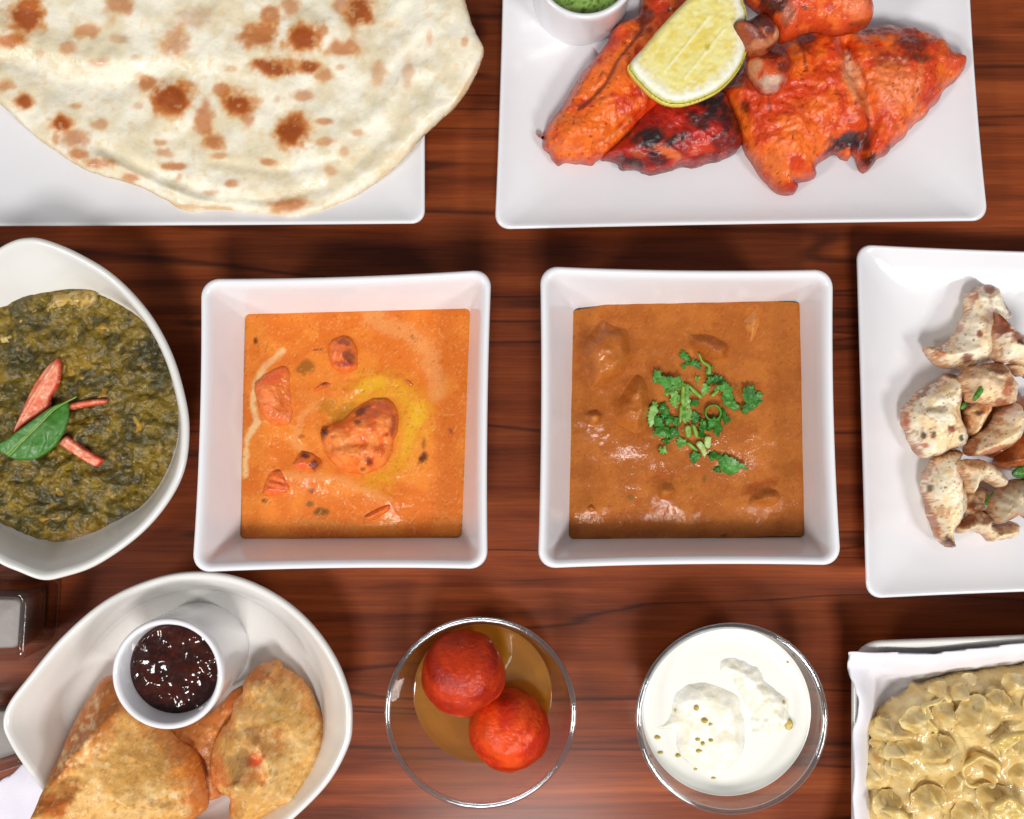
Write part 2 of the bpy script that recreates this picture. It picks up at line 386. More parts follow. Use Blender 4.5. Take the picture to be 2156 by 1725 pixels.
# ------------------------------------------------------------------ table
V = [(-0.55,-0.5,-0.03),(0.55,-0.5,-0.03),(0.55,0.5,-0.03),(-0.55,0.5,-0.03),(-0.55,-0.5,0),(0.55,-0.5,0),(0.55,0.5,0),(-0.55,0.5,0)]
F = [(0,3,2,1),(4,5,6,7),(0,1,5,4),(1,2,6,5),(2,3,7,6),(3,0,4,7)]
t = finish('table_top', V, F, M['wood'], smooth=False); t['kind'] = 'structure'

# ------------------------------------------------------------------ plates and bowls
def plate(name, label, px, zr, floor, r=0.007, bow=0.0, lift=0.002, slope=0.05, group=None):
    C = np.array([W(x, y, zr) for x, y in px])
    R = []
    fl = floor
    R.append(ring_quad(inset(C, 0.060), 0.0, 0.02)); R.append(ring_quad(inset(C, 0.045), 0.0, 0.02))
    R.append(ring_quad(inset(C, 0.043), 0.003, 0.02)); R.append(ring_quad(inset(C, 0.022), zr*0.40, 0.014, lift*0.5, bow=bow*0.7))
    R.append(ring_quad(inset(C, 0.0022), zr-0.0040, r, lift, bow=bow)); R.append(ring_quad(inset(C, 0.0004), zr-0.0022, r, lift, bow=bow))
    R.append(ring_quad(C, zr-0.0008, r, lift, bow=bow)); R.append(ring_quad(inset(C, 0.0007), zr, r, lift, bow=bow)); R.append(ring_quad(inset(C, 0.0018), zr-0.0002, r, lift, bow=bow))
    R.append(ring_quad(inset(C, 0.0032), zr-0.0014, r, lift, bow=bow))
    for k in range(1, 7):
        s = k/6; R.append(ring_quad(inset(C, 0.0034+slope*s), fl+(zr-0.0022-fl)*(1-s)**2.0, r+0.012*s, lift*(1-s)**2, bow=bow*(1-s)))
    R.append(ring_quad(inset(C, 0.0034+slope+0.012), fl, 0.022))
    V, F = loft(R); o = finish(name, V, F, M['china']); return tag(o, label, 'plate', group)
plate('rectangular_plate', 'white rectangular china plate under the large spotted naan', [(-420,478),(895,472),(893,-420),(-420,-420)], 0.018, 0.010, 0.0065, 0.0)
plate('rectangular_plate', 'white rectangular china plate holding red tandoori chicken and lemon', [(1042,484),(2077,466),(2032,-190),(1062,-190)], 0.020, 0.010, 0.0075, 0.003)
plate('rectangular_plate', 'white square-cornered china plate holding pale grilled chicken tikka', [(1822,1259),(2700,1235),(2700,540),(1801,516)], 0.022, 0.011, 0.0075, 0.004)

def square_bowl(label, rim, inner, zr=0.055, zc=0.024, r=0.008):
    C = np.array([W(x, y, zr) for x, y in rim]); I = np.array([W(x, y, zc) for x, y in inner])
    cen = C.mean(0); Fl = I + (I.mean(0)-I)*0.12
    R = []
    bot = cen + (C-cen)*0.84
    R.append(ring_quad(cen+(C-cen)*0.78, 0.0, 0.012)); R.append(ring_quad(bot, 0.0, 0.012)); R.append(ring_quad(cen+(C-cen)*0.885, 0.004, 0.012))
    R.append(ring_quad(cen+(C-cen)*0.95, zr-0.021, 0.010, 0.0005, bow=0.004))
    R.append(ring_quad(inset(C, 0.0016), zr-0.0060, r, 0.0012, bow=0.006)); R.append(ring_quad(inset(C, 0.0003), zr-0.0040, r, 0.0012, bow=0.006))
    R.append(ring_quad(C, zr-0.0020, r, 0.0012, bow=0.006)); R.append(ring_quad(inset(C, 0.0004), zr-0.0006, r, 0.0012, bow=0.006))
    R.append(ring_quad(inset(C, 0.0013), zr, r, 0.0012, bow=0.006)); R.append(ring_quad(inset(C, 0.0026), zr-0.0004, r*0.9, 0.0012, bow=0.006))
    R.append(ring_quad(inset(C, 0.0040), zr-0.0022, r*0.7, 0.0010, bow=0.006))
    A = inset(C, 0.0046)
    for s in (.06, .3, .6, .85, .96, 1.0):
        R.append(ring_quad(A*(1-s)+I*s, (zr-0.0032)*(1-s)+zc*s, r*0.6*(1-s)+0.0025*s, 0.0008*(1-s), bow=0.006*(1-s)))
    R.append(ring_quad(I+(I-A)*0.22, zc-0.22*(zr-0.0032-zc), 0.0025)); R.append(ring_quad(I+(I-A)*0.30, 0.0155, 0.006)); R.append(ring_quad(I+(I.mean(0)-I)*0.4, 0.0152, 0.008))
    V, F = loft(R); o = finish('square_bowl', V, F, M['china']); return tag(o, label, 'bowl', 'square white curry bowls')
square_bowl('white square china bowl filled with orange butter chicken curry', [(405,1205),(1026,1198),(1034,568),(424,588)], [(508,1133),(971,1131),(989,652),(518,664)])
square_bowl('white square china bowl filled with brown curry and chopped coriander', [(1133,1197),(1770,1190),(1753,568),(1138,561)], [(1199,1134),(1692,1131),(1682,634),(1209,648)])

def leaf_bowl(label, rimpts, inner, zr, zc, mat, tips=(), floor=0.009):
    P = smooth_closed([W(x, y, zr) for x, y in rimpts], 8); cen = (P.min(0)+P.max(0))/2
    th = np.linspace(-math.pi, math.pi, 257)[:-1]
    def polar(Q, c):
        a = np.arctan2(Q[:,1]-c[1], Q[:,0]-c[0]); r = np.hypot(Q[:,0]-c[0], Q[:,1]-c[1]); o = np.argsort(a)
        return np.interp(th, a[o], r[o], period=2*math.pi)
    R0 = polar(P, cen)
    if inner is not None: R1 = polar(smooth_closed([W(x, y, zc) for x, y in inner], 8), cen)
    else:
        m = R0.mean()*0.80; R1 = 0.55*R0*0.80+0.45*m
    def rg(r, z):
        z = np.broadcast_to(z, r.shape); return [(cen[0]+r[i]*math.cos(th[i]), cen[1]+r[i]*math.sin(th[i]), float(z[i])) for i in range(len(th))]
    tipz = np.zeros_like(th)
    for tx, ty in tips:
        wx, wy = W(tx, ty, zr); a = math.atan2(wy-cen[1], wx-cen[0]); dd = np.abs((th-a+math.pi) % (2*math.pi)-math.pi); tipz += 0.003*np.exp(-(dd/0.5)**2)
    mr = R1.mean(); R = []
    R += [rg(np.full_like(th, mr*0.45), 0.0), rg(np.full_like(th, mr*0.55), 0.0), rg(np.full_like(th, mr*0.57), 0.004)]
    for s in (0.3, 0.6, 0.85): R.append(rg(mr*0.57*(1-s)+(R0-0.003)*s, 0.004+(zr-0.008)*s**2.3+tipz*s))
    R += [rg(R0-0.0022, zr-0.0065+tipz), rg(R0-0.0006, zr-0.0045+tipz), rg(R0, zr-0.0022+tipz), rg(R0-0.0005, zr-0.0006+tipz), rg(R0-0.0016, zr+tipz), rg(R0-0.0030, zr-0.0005+tipz), rg(R0-0.0043, zr-0.0025+tipz)]
    A = R0-0.0050
    for k in range(1, 7):
        s = k/6; e = s**0.8
        R.append(rg(A*(1-e)+R1*e, (zr-0.004+tipz)*(1-s)+zc*s))
    for k in range(1, 6):
        s = k/5; q = R1*(1-s)+mr*0.30*s; R.append(rg(q, floor+(zc-floor)*(1-s)**2))
    V, F = loft(R); o = finish('leaf_shaped_bowl', V, F, mat); tag(o, label, 'bowl', 'leaf shaped white bowls'); return cen
saag_rim = [(55,502),(95,505),(165,533),(240,580),(310,655),(358,740),(386,830),(396,905),(386,990),(350,1062),(290,1130),(205,1190),(135,1215),(92,1221),(45,1205),(-10,1180),(-100,1110),(-180,1020),(-215,900),(-215,800),(-180,690),(-100,590),(-10,530),(25,510)]
saag_in = [(95,612),(170,606),(250,636),(320,690),(362,770),(378,860),(375,930),(350,1000),(310,1058),(250,1100),(170,1135),(110,1147),(50,1130),(0,1105),(-80,1050),(-150,980),(-180,880),(-175,800),(-130,720),(-60,660),(0,642),(45,622)]
leaf_bowl('white leaf-shaped bowl full of dark green saag curry', saag_rim, saag_in, 0.054, 0.036, M['china_warm'], [(60,503),(92,1220)])
sam_rim = [(9,1522),(20,1480),(60,1425),(130,1340),(220,1264),(320,1219),(410,1204),(500,1216),(585,1255),(655,1313),(708,1385),(738,1460),(743,1520),(735,1570),(695,1645),(630,1715),(560,1770),(460,1815),(360,1825),(260,1800),(180,1755),(110,1690),(55,1615),(22,1560)]
leaf_bowl('white leaf-shaped bowl holding samosas and a ramekin of dark sauce', sam_rim, None, 0.046, 0.022, M['china_warm'], [(9,1522),(743,1510)], 0.010)

# ------------------------------------------------------------------ ramekins and sauces
def ramekin(label, cx, cy, zb, zt, r0, r1, fill):
    o = finish('ramekin', *lathe([(r0*0.6, zb+0.0012), (r0*0.86, zb+0.0012), (r0*0.9, zb), (r0-0.0012, zb), (r0-0.0003, zb+0.001), (r0, zb+0.003), (r1-0.0002, zt-0.006), (r1, zt-0.0016), (r1-0.0004, zt-0.0005), (r1-0.0013, zt), (r1-0.0024, zt-0.0005), (r1-0.0031, zt-0.002), (r1-0.0042, zt-0.012), (r0-0.0046, zb+0.010), (r0-0.006, zb+0.006), (r0-0.009, zb+0.0045)], cx, cy), M['china'])
    return tag(o, label, 'ramekin', 'small white ramekins')
rx, ry = W(352, 1420, 0.068)
ramekin('small white ramekin of dark tamarind sauce among the samosas', rx, ry, 0.0105, 0.068, 0.0240, 0.0254, 0)
rx2, ry2 = W(1233, -74, 0.052)
ramekin('small white ramekin of green mint sauce beside the tandoori chicken', rx2, ry2, 0.0101, 0.052, 0.0245, 0.0252, 0)
def disc_outline(cx, cy, r, z, n=24):
    return [PX(cx+r*math.cos(2*math.pi*k/n), cy-r*math.sin(2*math.pi*k/n), z) for k in range(n)]
def dens(pts, step):
    out = []
    for i in range(len(pts)):
        a = np.array(pts[i], float); b = np.array(pts[(i+1) % len(pts)], float); k = max(1, int(np.hypot(*(b-a))/step))
        out += [tuple(a+(b-a)*j/k) for j in range(k)]
    return out
o = blob('tamarind_sauce', D1, disc_outline(rx, ry, 0.0212, 0.056), 0.056, 0.046, 0.010, 0.0015, M['tamarind'], dict(base=(40,12,8), var=(58,18,9), vscale=20, specks=[((90,36,12),0.70,5,0.4)]), 'smooth', [('g',352,1420,60,60,0,1.6),('n',24,1.1,2),('n',9,.12,2)], 0.0006, edge=0.97, bw=0.003)
tag(o, 'dark glossy tamarind sauce in the ramekin beside the samosas', 'sauce')
for k in range(26):
    a = random.uniform(0, 2*math.pi); q = 0.0185*math.sqrt(random.random()); br = random.choice([0.0004,0.0005,0.0007,0.001])
    bx, by = rx+0.004+q*math.cos(a)*0.75, ry+0.003+q*math.sin(a)*0.8
    finish('bubble', *lathe([(br*math.cos(p), 0.0558+br*0.9*math.sin(p)) for p in (0,0.4,0.8,1.2,1.45)], bx, by, 10), M['tamarind'], o, lin((70,26,10)))
o = blob('mint_sauce', D1, disc_outline(rx2, ry2, 0.0212, 0.044), 0.044, 0.034, 0.010, 0.0015, M['mint'], dict(base=(150,178,95), var=(126,158,72), vscale=30, specks=[((60,80,30),0.64,4,0.8)]), 'smooth', [('n',16,0.5,3)], 0.0008, edge=0.95, bw=0.003)
tag(o, 'pale green mint sauce in the ramekin by the tandoori chicken', 'sauce')

# ------------------------------------------------------------------ naan
BR = (184, 98, 36); BR2 = (150, 68, 20); BR3 = (216, 154, 84)
ns = [(110,70,80,70,.9),(140,20,50,30,.8),(50,180,60,25,.8),(510,20,60,50,.6),(375,135,50,30,.6),(290,205,35,25,.5),(510,170,35,22,.3),(755,175,50,65,.55),(430,270,45,22,.4),(850,75,80,40,.25),(1120,150,80,55,.8),(1170,60,40,40,.7),(1260,30,40,40,.6),(1310,160,70,55,1),(1390,140,30,30,.6),(1560,50,60,70,.9),(1480,20,40,40,.6),(1490,210,70,35,.7),(1180,290,95,38,.9),(1340,290,45,30,.85),(1400,325,40,25,.6),(630,360,45,35,.75),(740,430,85,65,1),(800,365,40,15,.6),(960,390,40,35,.7),(1030,450,70,50,.95),(1070,515,30,35,.6),(880,510,45,65,.7),(920,615,50,30,.75),(1265,565,70,75,1),(1400,525,40,14,.6),(1410,612,45,18,.5),(1310,415,40,25,.55),(100,440,45,32,.85),(20,375,45,22,.6),(260,540,50,35,.95),(240,600,15,25,.5),(320,600,60,35,.6),(430,540,35,25,.5),(330,460,25,12,.5),(340,670,40,25,.7),(430,705,60,25,.65),(560,770,35,17,.6),(710,660,40,20,.5),(700,620,30,15,.5),(760,722,55,17,.7),(775,765,15,15,.4),(950,675,35,12,.5),(1160,700,35,15,.6),(1000,795,35,15,.6),(920,835,30,12,.4),(1250,890,70,30,.7),(1640,315,35,50,.4),(1765,320,25,60,.35),(2015,178,15,20,.4),(1490,655,20,20,.35),(1550,575,25,15,.4),(1430,740,25,20,.4),(1475,290,20,14,.4),(1000,300,25,15,.35),(1200,430,15,15,.3),(1130,435,15,12,.3),(600,460,25,14,.3),(170,230,20,15,.3),(580,250,18,12,.25),(1860,165,14,30,.3),(1690,110,25,14,.2)]
spots = []
for x, y, a, b_, s in ns:
    spots.append((x, y, a*1.35, b_*1.4, 0, BR3, min(1, s*.9)))
for x, y, a, b_, s in ns:
    spots.append((x, y, a*1.02, b_*1.02, 0, BR, s**1.2))
    if s >= .85: spots.append((x, y, a*0.8, b_*0.8, 0.3, BR2, 0.8))
naan_out = [(-190,300),(0,458),(60,518),(160,600),(240,655),(320,710),(430,755),(560,790),(680,845),(760,895),(830,910),(930,900),(1080,915),(1180,928),(1260,937),(1310,932),(1440,885),(1560,820),(1680,740),(1780,650),(1850,575),(1960,485),(2030,400),(2080,300),(2098,225),(2060,150),(2030,70),(2005,-20),(1950,-140),(1700,-300),(1200,-400),(600,-400),(0,-330),(-230,-120),(-280,100)]
def naan_base(px, py, d):
    zx = px/TN.s; zy = py/TN.s
    r = 0.011*sst(1500, 2050, zx) + 0.003*sst(500, 100, zy) + 0.004*sst(700, 300, zx)*sst(300, 900, zy)
    return r
o = blob('naan', TN, naan_out, 0.022, 0.0125, 0.0075, 0.006, M['naan'],
    dict(base=(243,236,216), var=(230,217,185), vscale=50, warp=18, spots=spots, edge=((214,174,116), 7, 0.5), lines=[([(560,790),(760,893),(1000,905)],10,(205,150,95),.6), ([(1560,820),(1300,925)],16,(240,232,215),.6),([(1960,470),(2085,260),(2095,215)],10,(205,140,70),.5)], specks=[((226,190,132),0.70,12,0.3)]),
    'dome', [('l',[(-100,200),(150,280),(300,335),(450,372),(600,335),(760,300)],60,-2.6),('l',[(-100,130),(150,200),(350,270),(550,280)],70,2.2),
    ('l',[(450,640),(700,760),(950,850),(1200,860),(1400,800)],26,-1.5),('l',[(430,680),(680,800),(900,880)],16,1.2),('l',[(900,700),(1200,740),(1450,690)],22,-0.9),('l',[(1500,720),(1700,560),(1850,380)],40,-1.2),('l',[(1450,600),(1650,480),(1780,330)],36,1.1),
    ('g',1270,560,80,80,0,0.8),('g',745,430,100,70,0,0.9),('g',1030,450,80,60,0,0.8),('g',1310,150,100,60,0,0.8),('g',1800,520,90,200,0.7,1.2),('n',60,2.0,2),('n',24,0.4,2),('g',200,480,150,60,0.5,1.6)],
    0.0008, 0.0006, 0.25, naan_base, n=6)
tag(o, 'large flat naan bread with toasted brown spots', 'bread')

# ------------------------------------------------------------------ tandoori chicken
OR = (242,112,30); OR2 = (208,58,14); DK = (52,20,16); CH = (40,28,30); PALE = (232,150,92); RED = (170,30,14)
herb = [((88,38,18), 0.80, 4.5, 0.85), ((186,50,14), 0.68, 14, 0.3)]
fine = [('n',26,1.7,3),('n',9,0.6,3),('r',12,.25,2)]
o = blob('tandoori_breast', TC, [(145,1150),(205,1180),(222,1215),(235,1120),(330,980),(420,850),(500,720),(580,600),(690,470),(790,340),(850,220),(960,150),(1080,90),(1100,-20),(1150,-180),(1500,-200),(1650,60),(1600,400),(1500,760),(1250,960),(1080,1100),(900,1280),(770,1390),(720,1405),(650,1452),(520,1435),(420,1430),(350,1455),(305,1415),(270,1350),(212,1290),(216,1225),(170,1190)],
    0.024, 0.0103, 0.024, 0.022, M['tandoori'], dict(base=OR, var=OR2, vscale=36, lines=[([(1130,60),(1090,280),(880,540),(760,770),(600,930),(530,980)],20,(92,26,12),.75),([(1000,1060),(850,1200),(720,1290)],16,PALE,.6)],
    spots=[(1120,150,90,90,.3,(96,24,14),.8),(1090,290,120,40,-.3,(110,30,14),.6),(540,950,50,30,0,(96,34,16),.6),(420,1310,140,70,0,(238,122,58),.7),(520,740,26,24,0,DK,.8),(370,1000,14,14,0,DK,.8),(150,1160,30,24,0,(70,14,14),.8),(340,1440,50,24,0,(140,24,14),.8),(240,1300,30,80,.3,RED,.6),(620,640,30,80,.5,(196,80,50),.6),(1350,90,40,20,0,DK,.7),(1110,60,40,20,0,DK,.7)],
    edge=((168,34,14), 12, 0.6), specks=herb), 'dome', [('l',[(1130,60),(1090,280),(880,540),(760,770),(600,930)],36,-1.8),('l',[(980,60),(760,440),(560,760),(420,980)],70,2.2),('l',[(1050,1050),(820,1240),(600,1320),(400,1380)],40,-1.5),('g',450,1200,200,150,0.8,1.5)]+fine, 0.0008, 0.0007, 0.25)
tag(o, 'long orange tandoori chicken breast lying under the lemon wedge', 'chicken', 'tandoori chicken pieces')
o = blob('tandoori_thigh', TC, [(735,1400),(880,1440),(920,1490),(1060,1492),(1110,1525),(1180,1542),(1350,1500),(1500,1472),(1580,1478),(1700,1440),(1880,1390),(1985,1290),(1995,1200),(1960,1060),(1900,900),(1860,815),(1750,790),(1400,830),(1180,930),(1040,1050),(1000,1130),(900,1230),(800,1310)],
    0.022, 0.0102, 0.0215, 0.016, M['tandoori'], dict(base=(186,36,18), var=(150,24,16), vscale=30, warp=18, spots=[(1150,1230,190,100,-.1,CH,1),(1380,1250,140,50,-.5,CH,.95),(1750,950,190,120,.8,CH,1),(1600,1080,140,70,.5,CH,.85),(1900,1130,100,130,0,(62,22,22),.9),(1000,1440,180,60,.2,CH,.9),(1250,1420,110,60,.5,CH,.8),(1350,1370,140,45,.5,(224,110,52),.9),(1050,1370,70,40,.3,(170,84,44),.8),(1620,1330,130,80,0,(206,60,24),.8),(1300,1000,160,60,-.4,(206,48,30),.7),(1060,1060,40,40,0,DK,.7),(1850,1270,130,90,0,(96,26,26),.8),(1690,1390,200,30,-.2,(60,20,18),.6)],
    edge=((66,16,14), 10, 0.7), specks=herb), 'dome', [('l',[(1250,1320),(1380,1380),(1560,1430)],30,1.3),('l',[(1100,1350),(1220,1400),(1280,1470)],26,-1.2),('n',16,1.6,4),('n',6,0.6,3)], 0.0010, 0.0010, 0.25)
tag(o, 'dark red charred tandoori thigh piece with blackened patches', 'chicken', 'tandoori chicken pieces')
o = blob('tandoori_quarter', TD, [(190,640),(110,690),(160,830),(205,930),(250,1080),(320,1230),(420,1380),(500,1480),(580,1532),(690,1528),(716,1462),(700,1440),(810,1412),(868,1380),(878,1295),(930,1262),(1020,1212),(1080,1244),(1130,1248),(1160,1205),(1200,1250),(1215,1325),(1260,1352),(1310,1330),(1360,1250),(1440,1205),(1480,1160),(1580,1070),(1640,990),(1740,912),(1780,850),(1850,780),(1900,690),(2010,600),(2072,490),(2050,420),(1960,380),(1900,300),(1800,240),(1660,190),(1560,180),(1430,165),(1290,190),(1080,190),(950,170),(830,180),(700,230),(560,300),(400,390),(260,520)],
    0.025, 0.0103, 0.027, 0.024, M['tandoori'], dict(base=(244,112,32), var=(212,64,16), vscale=40, warp=16, spots=[(1090,1120,190,70,-.3,(70,56,58),1),(1000,1190,120,50,-.5,CH,1),(1150,1160,60,60,0,(48,40,44),1),(1262,1290,80,70,0,DK,.95),(1230,1130,50,90,0,(90,30,16),.9),(1620,350,170,60,.1,DK,.7),(1640,460,120,40,.1,DK,.7),(1420,480,160,70,0,(120,30,14),.75),(1200,240,200,40,0,(80,26,16),.8),(1480,240,240,60,0,(150,30,14),.7),(1130,620,70,200,-.25,(228,150,100),1),(1210,800,50,120,-.4,(206,110,60),.9),(1090,500,30,100,-.1,(236,190,156),.8),(1480,680,230,200,0,(236,130,76),.75),(1960,480,130,110,.5,(206,70,50),.7),(1780,780,130,100,-.8,(190,54,40),.7),(760,330,80,120,0,(90,24,12),.8),(340,600,130,120,0,(200,70,36),.6),(600,900,30,16,0,DK,.5),(270,850,60,50,0,DK,.7),(860,1340,50,60,0,(150,40,16),.9),(640,1490,100,60,0,(176,40,16),.8),(1430,1190,50,40,0,CH,.8),(500,1340,160,120,.6,(232,118,52),.6)],
    edge=((150,30,14), 12, 0.65), specks=herb, lines=[([(445,720),(460,800),(470,900)],14,(110,40,20),.7),([(680,280),(740,430),(760,560)],18,(120,36,16),.7),([(1090,380),(1240,640),(1235,880),(1260,1000),(1230,1120)],16,(110,30,14),.7),([(1900,600),(1640,880),(1500,1000)],24,(216,100,50),.6),([(610,830),(720,860),(750,940)],10,(160,60,26),.5)]),
    'dome', [('l',[(1050,380),(1090,640),(1210,840),(1250,1000),(1200,1200)],60,-6.5),('g',1480,680,260,220,0,2.5),('l',[(880,260),(860,600),(900,900)],150,3.0),('l',[(445,700),(470,950)],30,-1.6),('l',[(740,420),(760,650)],26,-1.6),('l',[(600,820),(730,860),(755,980)],22,-1.0),('g',1950,470,140,120,0,2),('l',[(1880,560),(1640,880)],36,-1.6),('g',600,1100,220,220,0,1.6),('g',1100,1130,120,60,-.3,-2)]+fine, 0.0008, 0.0009, 0.22)
tag(o, 'broad orange tandoori chicken quarter with a split pale crease', 'chicken', 'tandoori chicken pieces')
o = blob('tandoori_drumstick', TD, [(300,-60),(420,-140),(700,-260),(1050,-260),(1260,-150),(1330,-20),(1335,90),(1290,165),(1180,205),(1060,235),(940,225),(850,205),(700,258),(590,290),(540,200),(420,60)],
    0.052, 0.0330, 0.028, 0.018, M['tandoori'], dict(base=(240,110,42), var=(216,74,24), vscale=30, spots=[(480,40,150,110,0,(60,20,16),.95),(620,120,60,90,.3,(180,110,84),.8),(1180,60,120,110,0,(236,130,86),.6),(750,60,30,24,0,DK,.7),(930,60,60,50,.6,(190,40,40),.6),(1200,190,120,40,-.2,(110,36,18),.7),(780,180,90,40,-.3,(200,60,20),.6)], edge=((140,30,14),10,.6), specks=herb), 'dome', [('l',[(1000,-80),(1050,120),(1080,220)],40,-1.5),('l',[(1200,-60),(1240,120)],24,-1.0)]+fine, 0.0008, 0.0005, 0.3)
tag(o, 'orange tandoori drumstick laid on top with its bone end out', 'chicken', 'tandoori chicken pieces')
blob('bone_end', TD, [(172,175),(195,125),(250,98),(330,100),(430,50),(520,90),(585,200),(570,280),(520,345),(450,395),(340,390),(270,340),(205,250)], 0.054, 0.0345, 0.022, 0.012, M['tandoori'], dict(base=(176,84,46), var=(110,44,28), vscale=20, spots=[(300,140,130,60,.2,(46,22,20),.9),(400,350,120,40,-.2,(196,126,86),.9),(540,250,40,70,.3,(220,170,130),.9),(330,230,80,60,0,(140,90,84),.7),(450,210,60,50,.5,(90,36,40),.8),(250,280,60,60,0,(150,56,24),.7)]), 'dome', [('l',[(330,110),(400,240),(480,300)],36,-2.2),('g',260,180,90,80,0,1.6),('n',8,0.5,3)], 0.0008, parent=o)
o = blob('chicken_joint', TD, [(300,430),(450,380),(600,400),(680,500),(650,600),(600,660),(560,720),(490,735),(410,720),(345,640),(290,540)], 0.042, 0.0300, 0.018, 0.012, M['tandoori'], dict(base=(214,88,34), var=(176,52,20), vscale=16, spots=[(470,660,120,75,0,(212,178,152),1),(510,695,70,32,0,(176,136,126),.8),(350,540,60,80,.4,(206,150,110),.8),(580,530,60,50,0,(96,30,16),.8),(500,440,110,50,0,(96,24,14),.8)]), 'dome', [('g',470,640,120,90,0,1.8),('n',8,0.5,3)], 0.0008)
tag(o, 'small chicken joint with a pale round bone knob showing', 'chicken', 'tandoori chicken pieces')

# lemon wedge
rind = [(985,560),(1010,650),(1080,730),(1180,830),(1290,900),(1400,925),(1500,915),(1640,870),(1780,800),(1900,690),(1990,560),(2032,430),(2020,250),(2030,100),(1995,10),(1960,-70)]
inner = [(1545,-90),(1500,-20),(1400,80),(1250,240),(1100,420)]
o = blob('lemon_wedge', TC, rind+inner, 0.047, 0.0335, 0.0150, 0.004, M['lemon'], dict(base=(240,228,148), var=(234,212,108), vscale=26, warp=6,
    lines=[(rind,130,(240,240,224),1.0),(rind,26,(216,214,112),1.0),(rind,10,(186,188,74),.8),([(1300,640),(1700,150)],11,(246,242,196),.9),([(1480,700),(1830,270)],11,(246,242,196),.9),([(1160,560),(1330,300)],8,(244,238,180),.5),([(1560,740),(1880,420)],8,(244,240,190),.5)],
    spots=[(1680,410,30,50,0,(206,186,60),.95)], specks=[((246,240,196),0.68,9,0.4)]), 'flat', [('n',7,0.35,2),('l',[(1300,640),(1700,150)],14,.4),('l',[(1480,700),(1830,270)],14,.4)], 0.0008, edge=0.55, bw=0.012)
def strip(pts, w):
    P = np.array(pts, float); d = np.gradient(P, axis=0); nn = np.stack([-d[:,1], d[:,0]], 1); nn /= np.linalg.norm(nn, axis=1)[:,None]
    return [tuple(p) for p in P+nn*w] + [tuple(p) for p in (P-nn*w)[::-1]]
rp = [(x, y) for x, y in smooth_closed(rind+inner, 3)[:3*(len(rind)-1)]]
blob('rind', TC, strip(rp, 9), .047, .0338, .0146, .0016, M['lemon'], dict(base=(238,218,104), var=(222,206,84), vscale=12), 'dome', (), .0006, 0, .6, parent=o, n=2)
for m_ in ([(1300,640),(1500,395),(1700,150)],[(1480,700),(1660,480),(1830,270)],[(1170,520),(1330,300),(1500,100)]):
    blob('membrane', TC, strip(m_, 7), .0478, .0462, .0024, .0006, M['lemon'], dict(base=(248,242,206)), 'dome', (), .0005, 0, .4, parent=o, n=3)
tag(o, 'juicy lemon wedge with white pith resting on tandoori chicken', 'lemon')

# ------------------------------------------------------------------ saag curry with its garnish
zs = 0.036
o = blob('saag_curry', D1, saag_in, zs, 0.018, zs-0.018, 0.004, M['spinach'], dict(base=(126,102,22), var=(78,68,24), vscale=30, warp=10,
    spots=[(60,760,50,30,.4,(58,54,20),.7),(300,760,50,60,.3,(52,48,20),.6),(230,960,60,40,-.4,(56,50,20),.6),(120,1060,70,30,.2,(60,52,20),.6),(330,960,40,30,0,(150,120,30),.5),(180,760,40,22,.2,(160,126,36),.5),(140,640,90,30,-.2,(132,108,24),.6),(60,860,60,80,0,(96,84,18),.6),(250,840,60,40,0,(104,86,26),.6),(330,1050,50,30,-.7,(122,100,16),.6),(200,1120,110,16,-.2,(130,90,12),.7)], edge=((128,98,16),10,.8), specks=[((52,46,18),0.64,9,0.6),((152,118,34),0.68,12,0.5)]),
    'smooth', [('n',46,3.0,3),('n',18,2.6,3),('n',7,0.9,3)], 0.0008, 0.0006, 0.93, bw=0.02)
SS = surf_of(LAST[0])
tag(o, 'dark green saag curry with a lumpy oily surface', 'curry')
cream = dict(base=(206,176,104), var=(178,142,60), vscale=16, warp=8, edge=((110,86,26),7,.7), specks=[((88,70,26),0.66,8,.7)])
gold = dict(base=(186,146,52), var=(150,112,28), vscale=14, warp=8, edge=((96,76,22),6,.75), specks=[((80,64,22),0.62,8,.7)])
pan = [([(240,330),(320,318),(420,315),(432,350),(385,395),(300,400),(205,408)],cream),([(390,470),(460,455),(502,490),(445,512),(400,494)],gold),([(60,470),(110,425),(162,393),(150,424),(90,470)],cream),([(-10,515),(60,500),(84,535),(30,560),(-10,575)],cream),([(280,640),(325,608),(350,690),(315,705),(285,690)],gold),([(585,870),(640,898),(652,950),(600,962),(562,958),(598,925)],gold),([(420,780),(475,748),(492,800),(435,835)],gold),([(205,1178),(262,1170),(300,1228),(250,1232)],gold),([(175,1330),(330,1308),(315,1350),(200,1362)],gold),([(360,905),(410,880),(430,910),(380,935)],gold),([(340,690),(395,690),(400,720),(350,725)],gold)]
for i, (pl, sp) in enumerate(pan):
    zz = SS(TS, pl, zs)
    o = blob('paneer_piece', TS, pl, zz, zz-0.0065, 0.0090, 0.005, M['tikka'], sp, 'smooth', [('n',12,1.6,3)], 0.0008, 0.0006, 0.6)
    PLX = {4:'golden paneer bit beside the tip of the long tomato slice',6:'golden paneer bit by the end of the thin tomato strip',8:'long flat golden paneer sliver near the oily curry edge',5:'ragged golden paneer bit alone near the bowl wall',1:'golden paneer bit close to the largest paneer slab'}
    if i == 0: tag(o, 'largest pale paneer slab at the edge of the saag curry', 'paneer', 'paneer pieces in the saag')
    elif i in PLX: tag(o, PLX[i], 'paneer', 'paneer pieces in the saag')
    elif sp is cream: tag(o, 'cream paneer sliver half sunk in the saag curry', 'paneer', 'paneer pieces in the saag')
    else: tag(o, 'golden paneer bit mostly covered by saag curry', 'paneer', 'paneer pieces in the saag')
tom = dict(base=(232,122,88), var=(240,156,122), vscale=14, edge=((204,50,28),6,.9), edgew=0.3, specks=[((240,190,160),0.68,5,.5)])
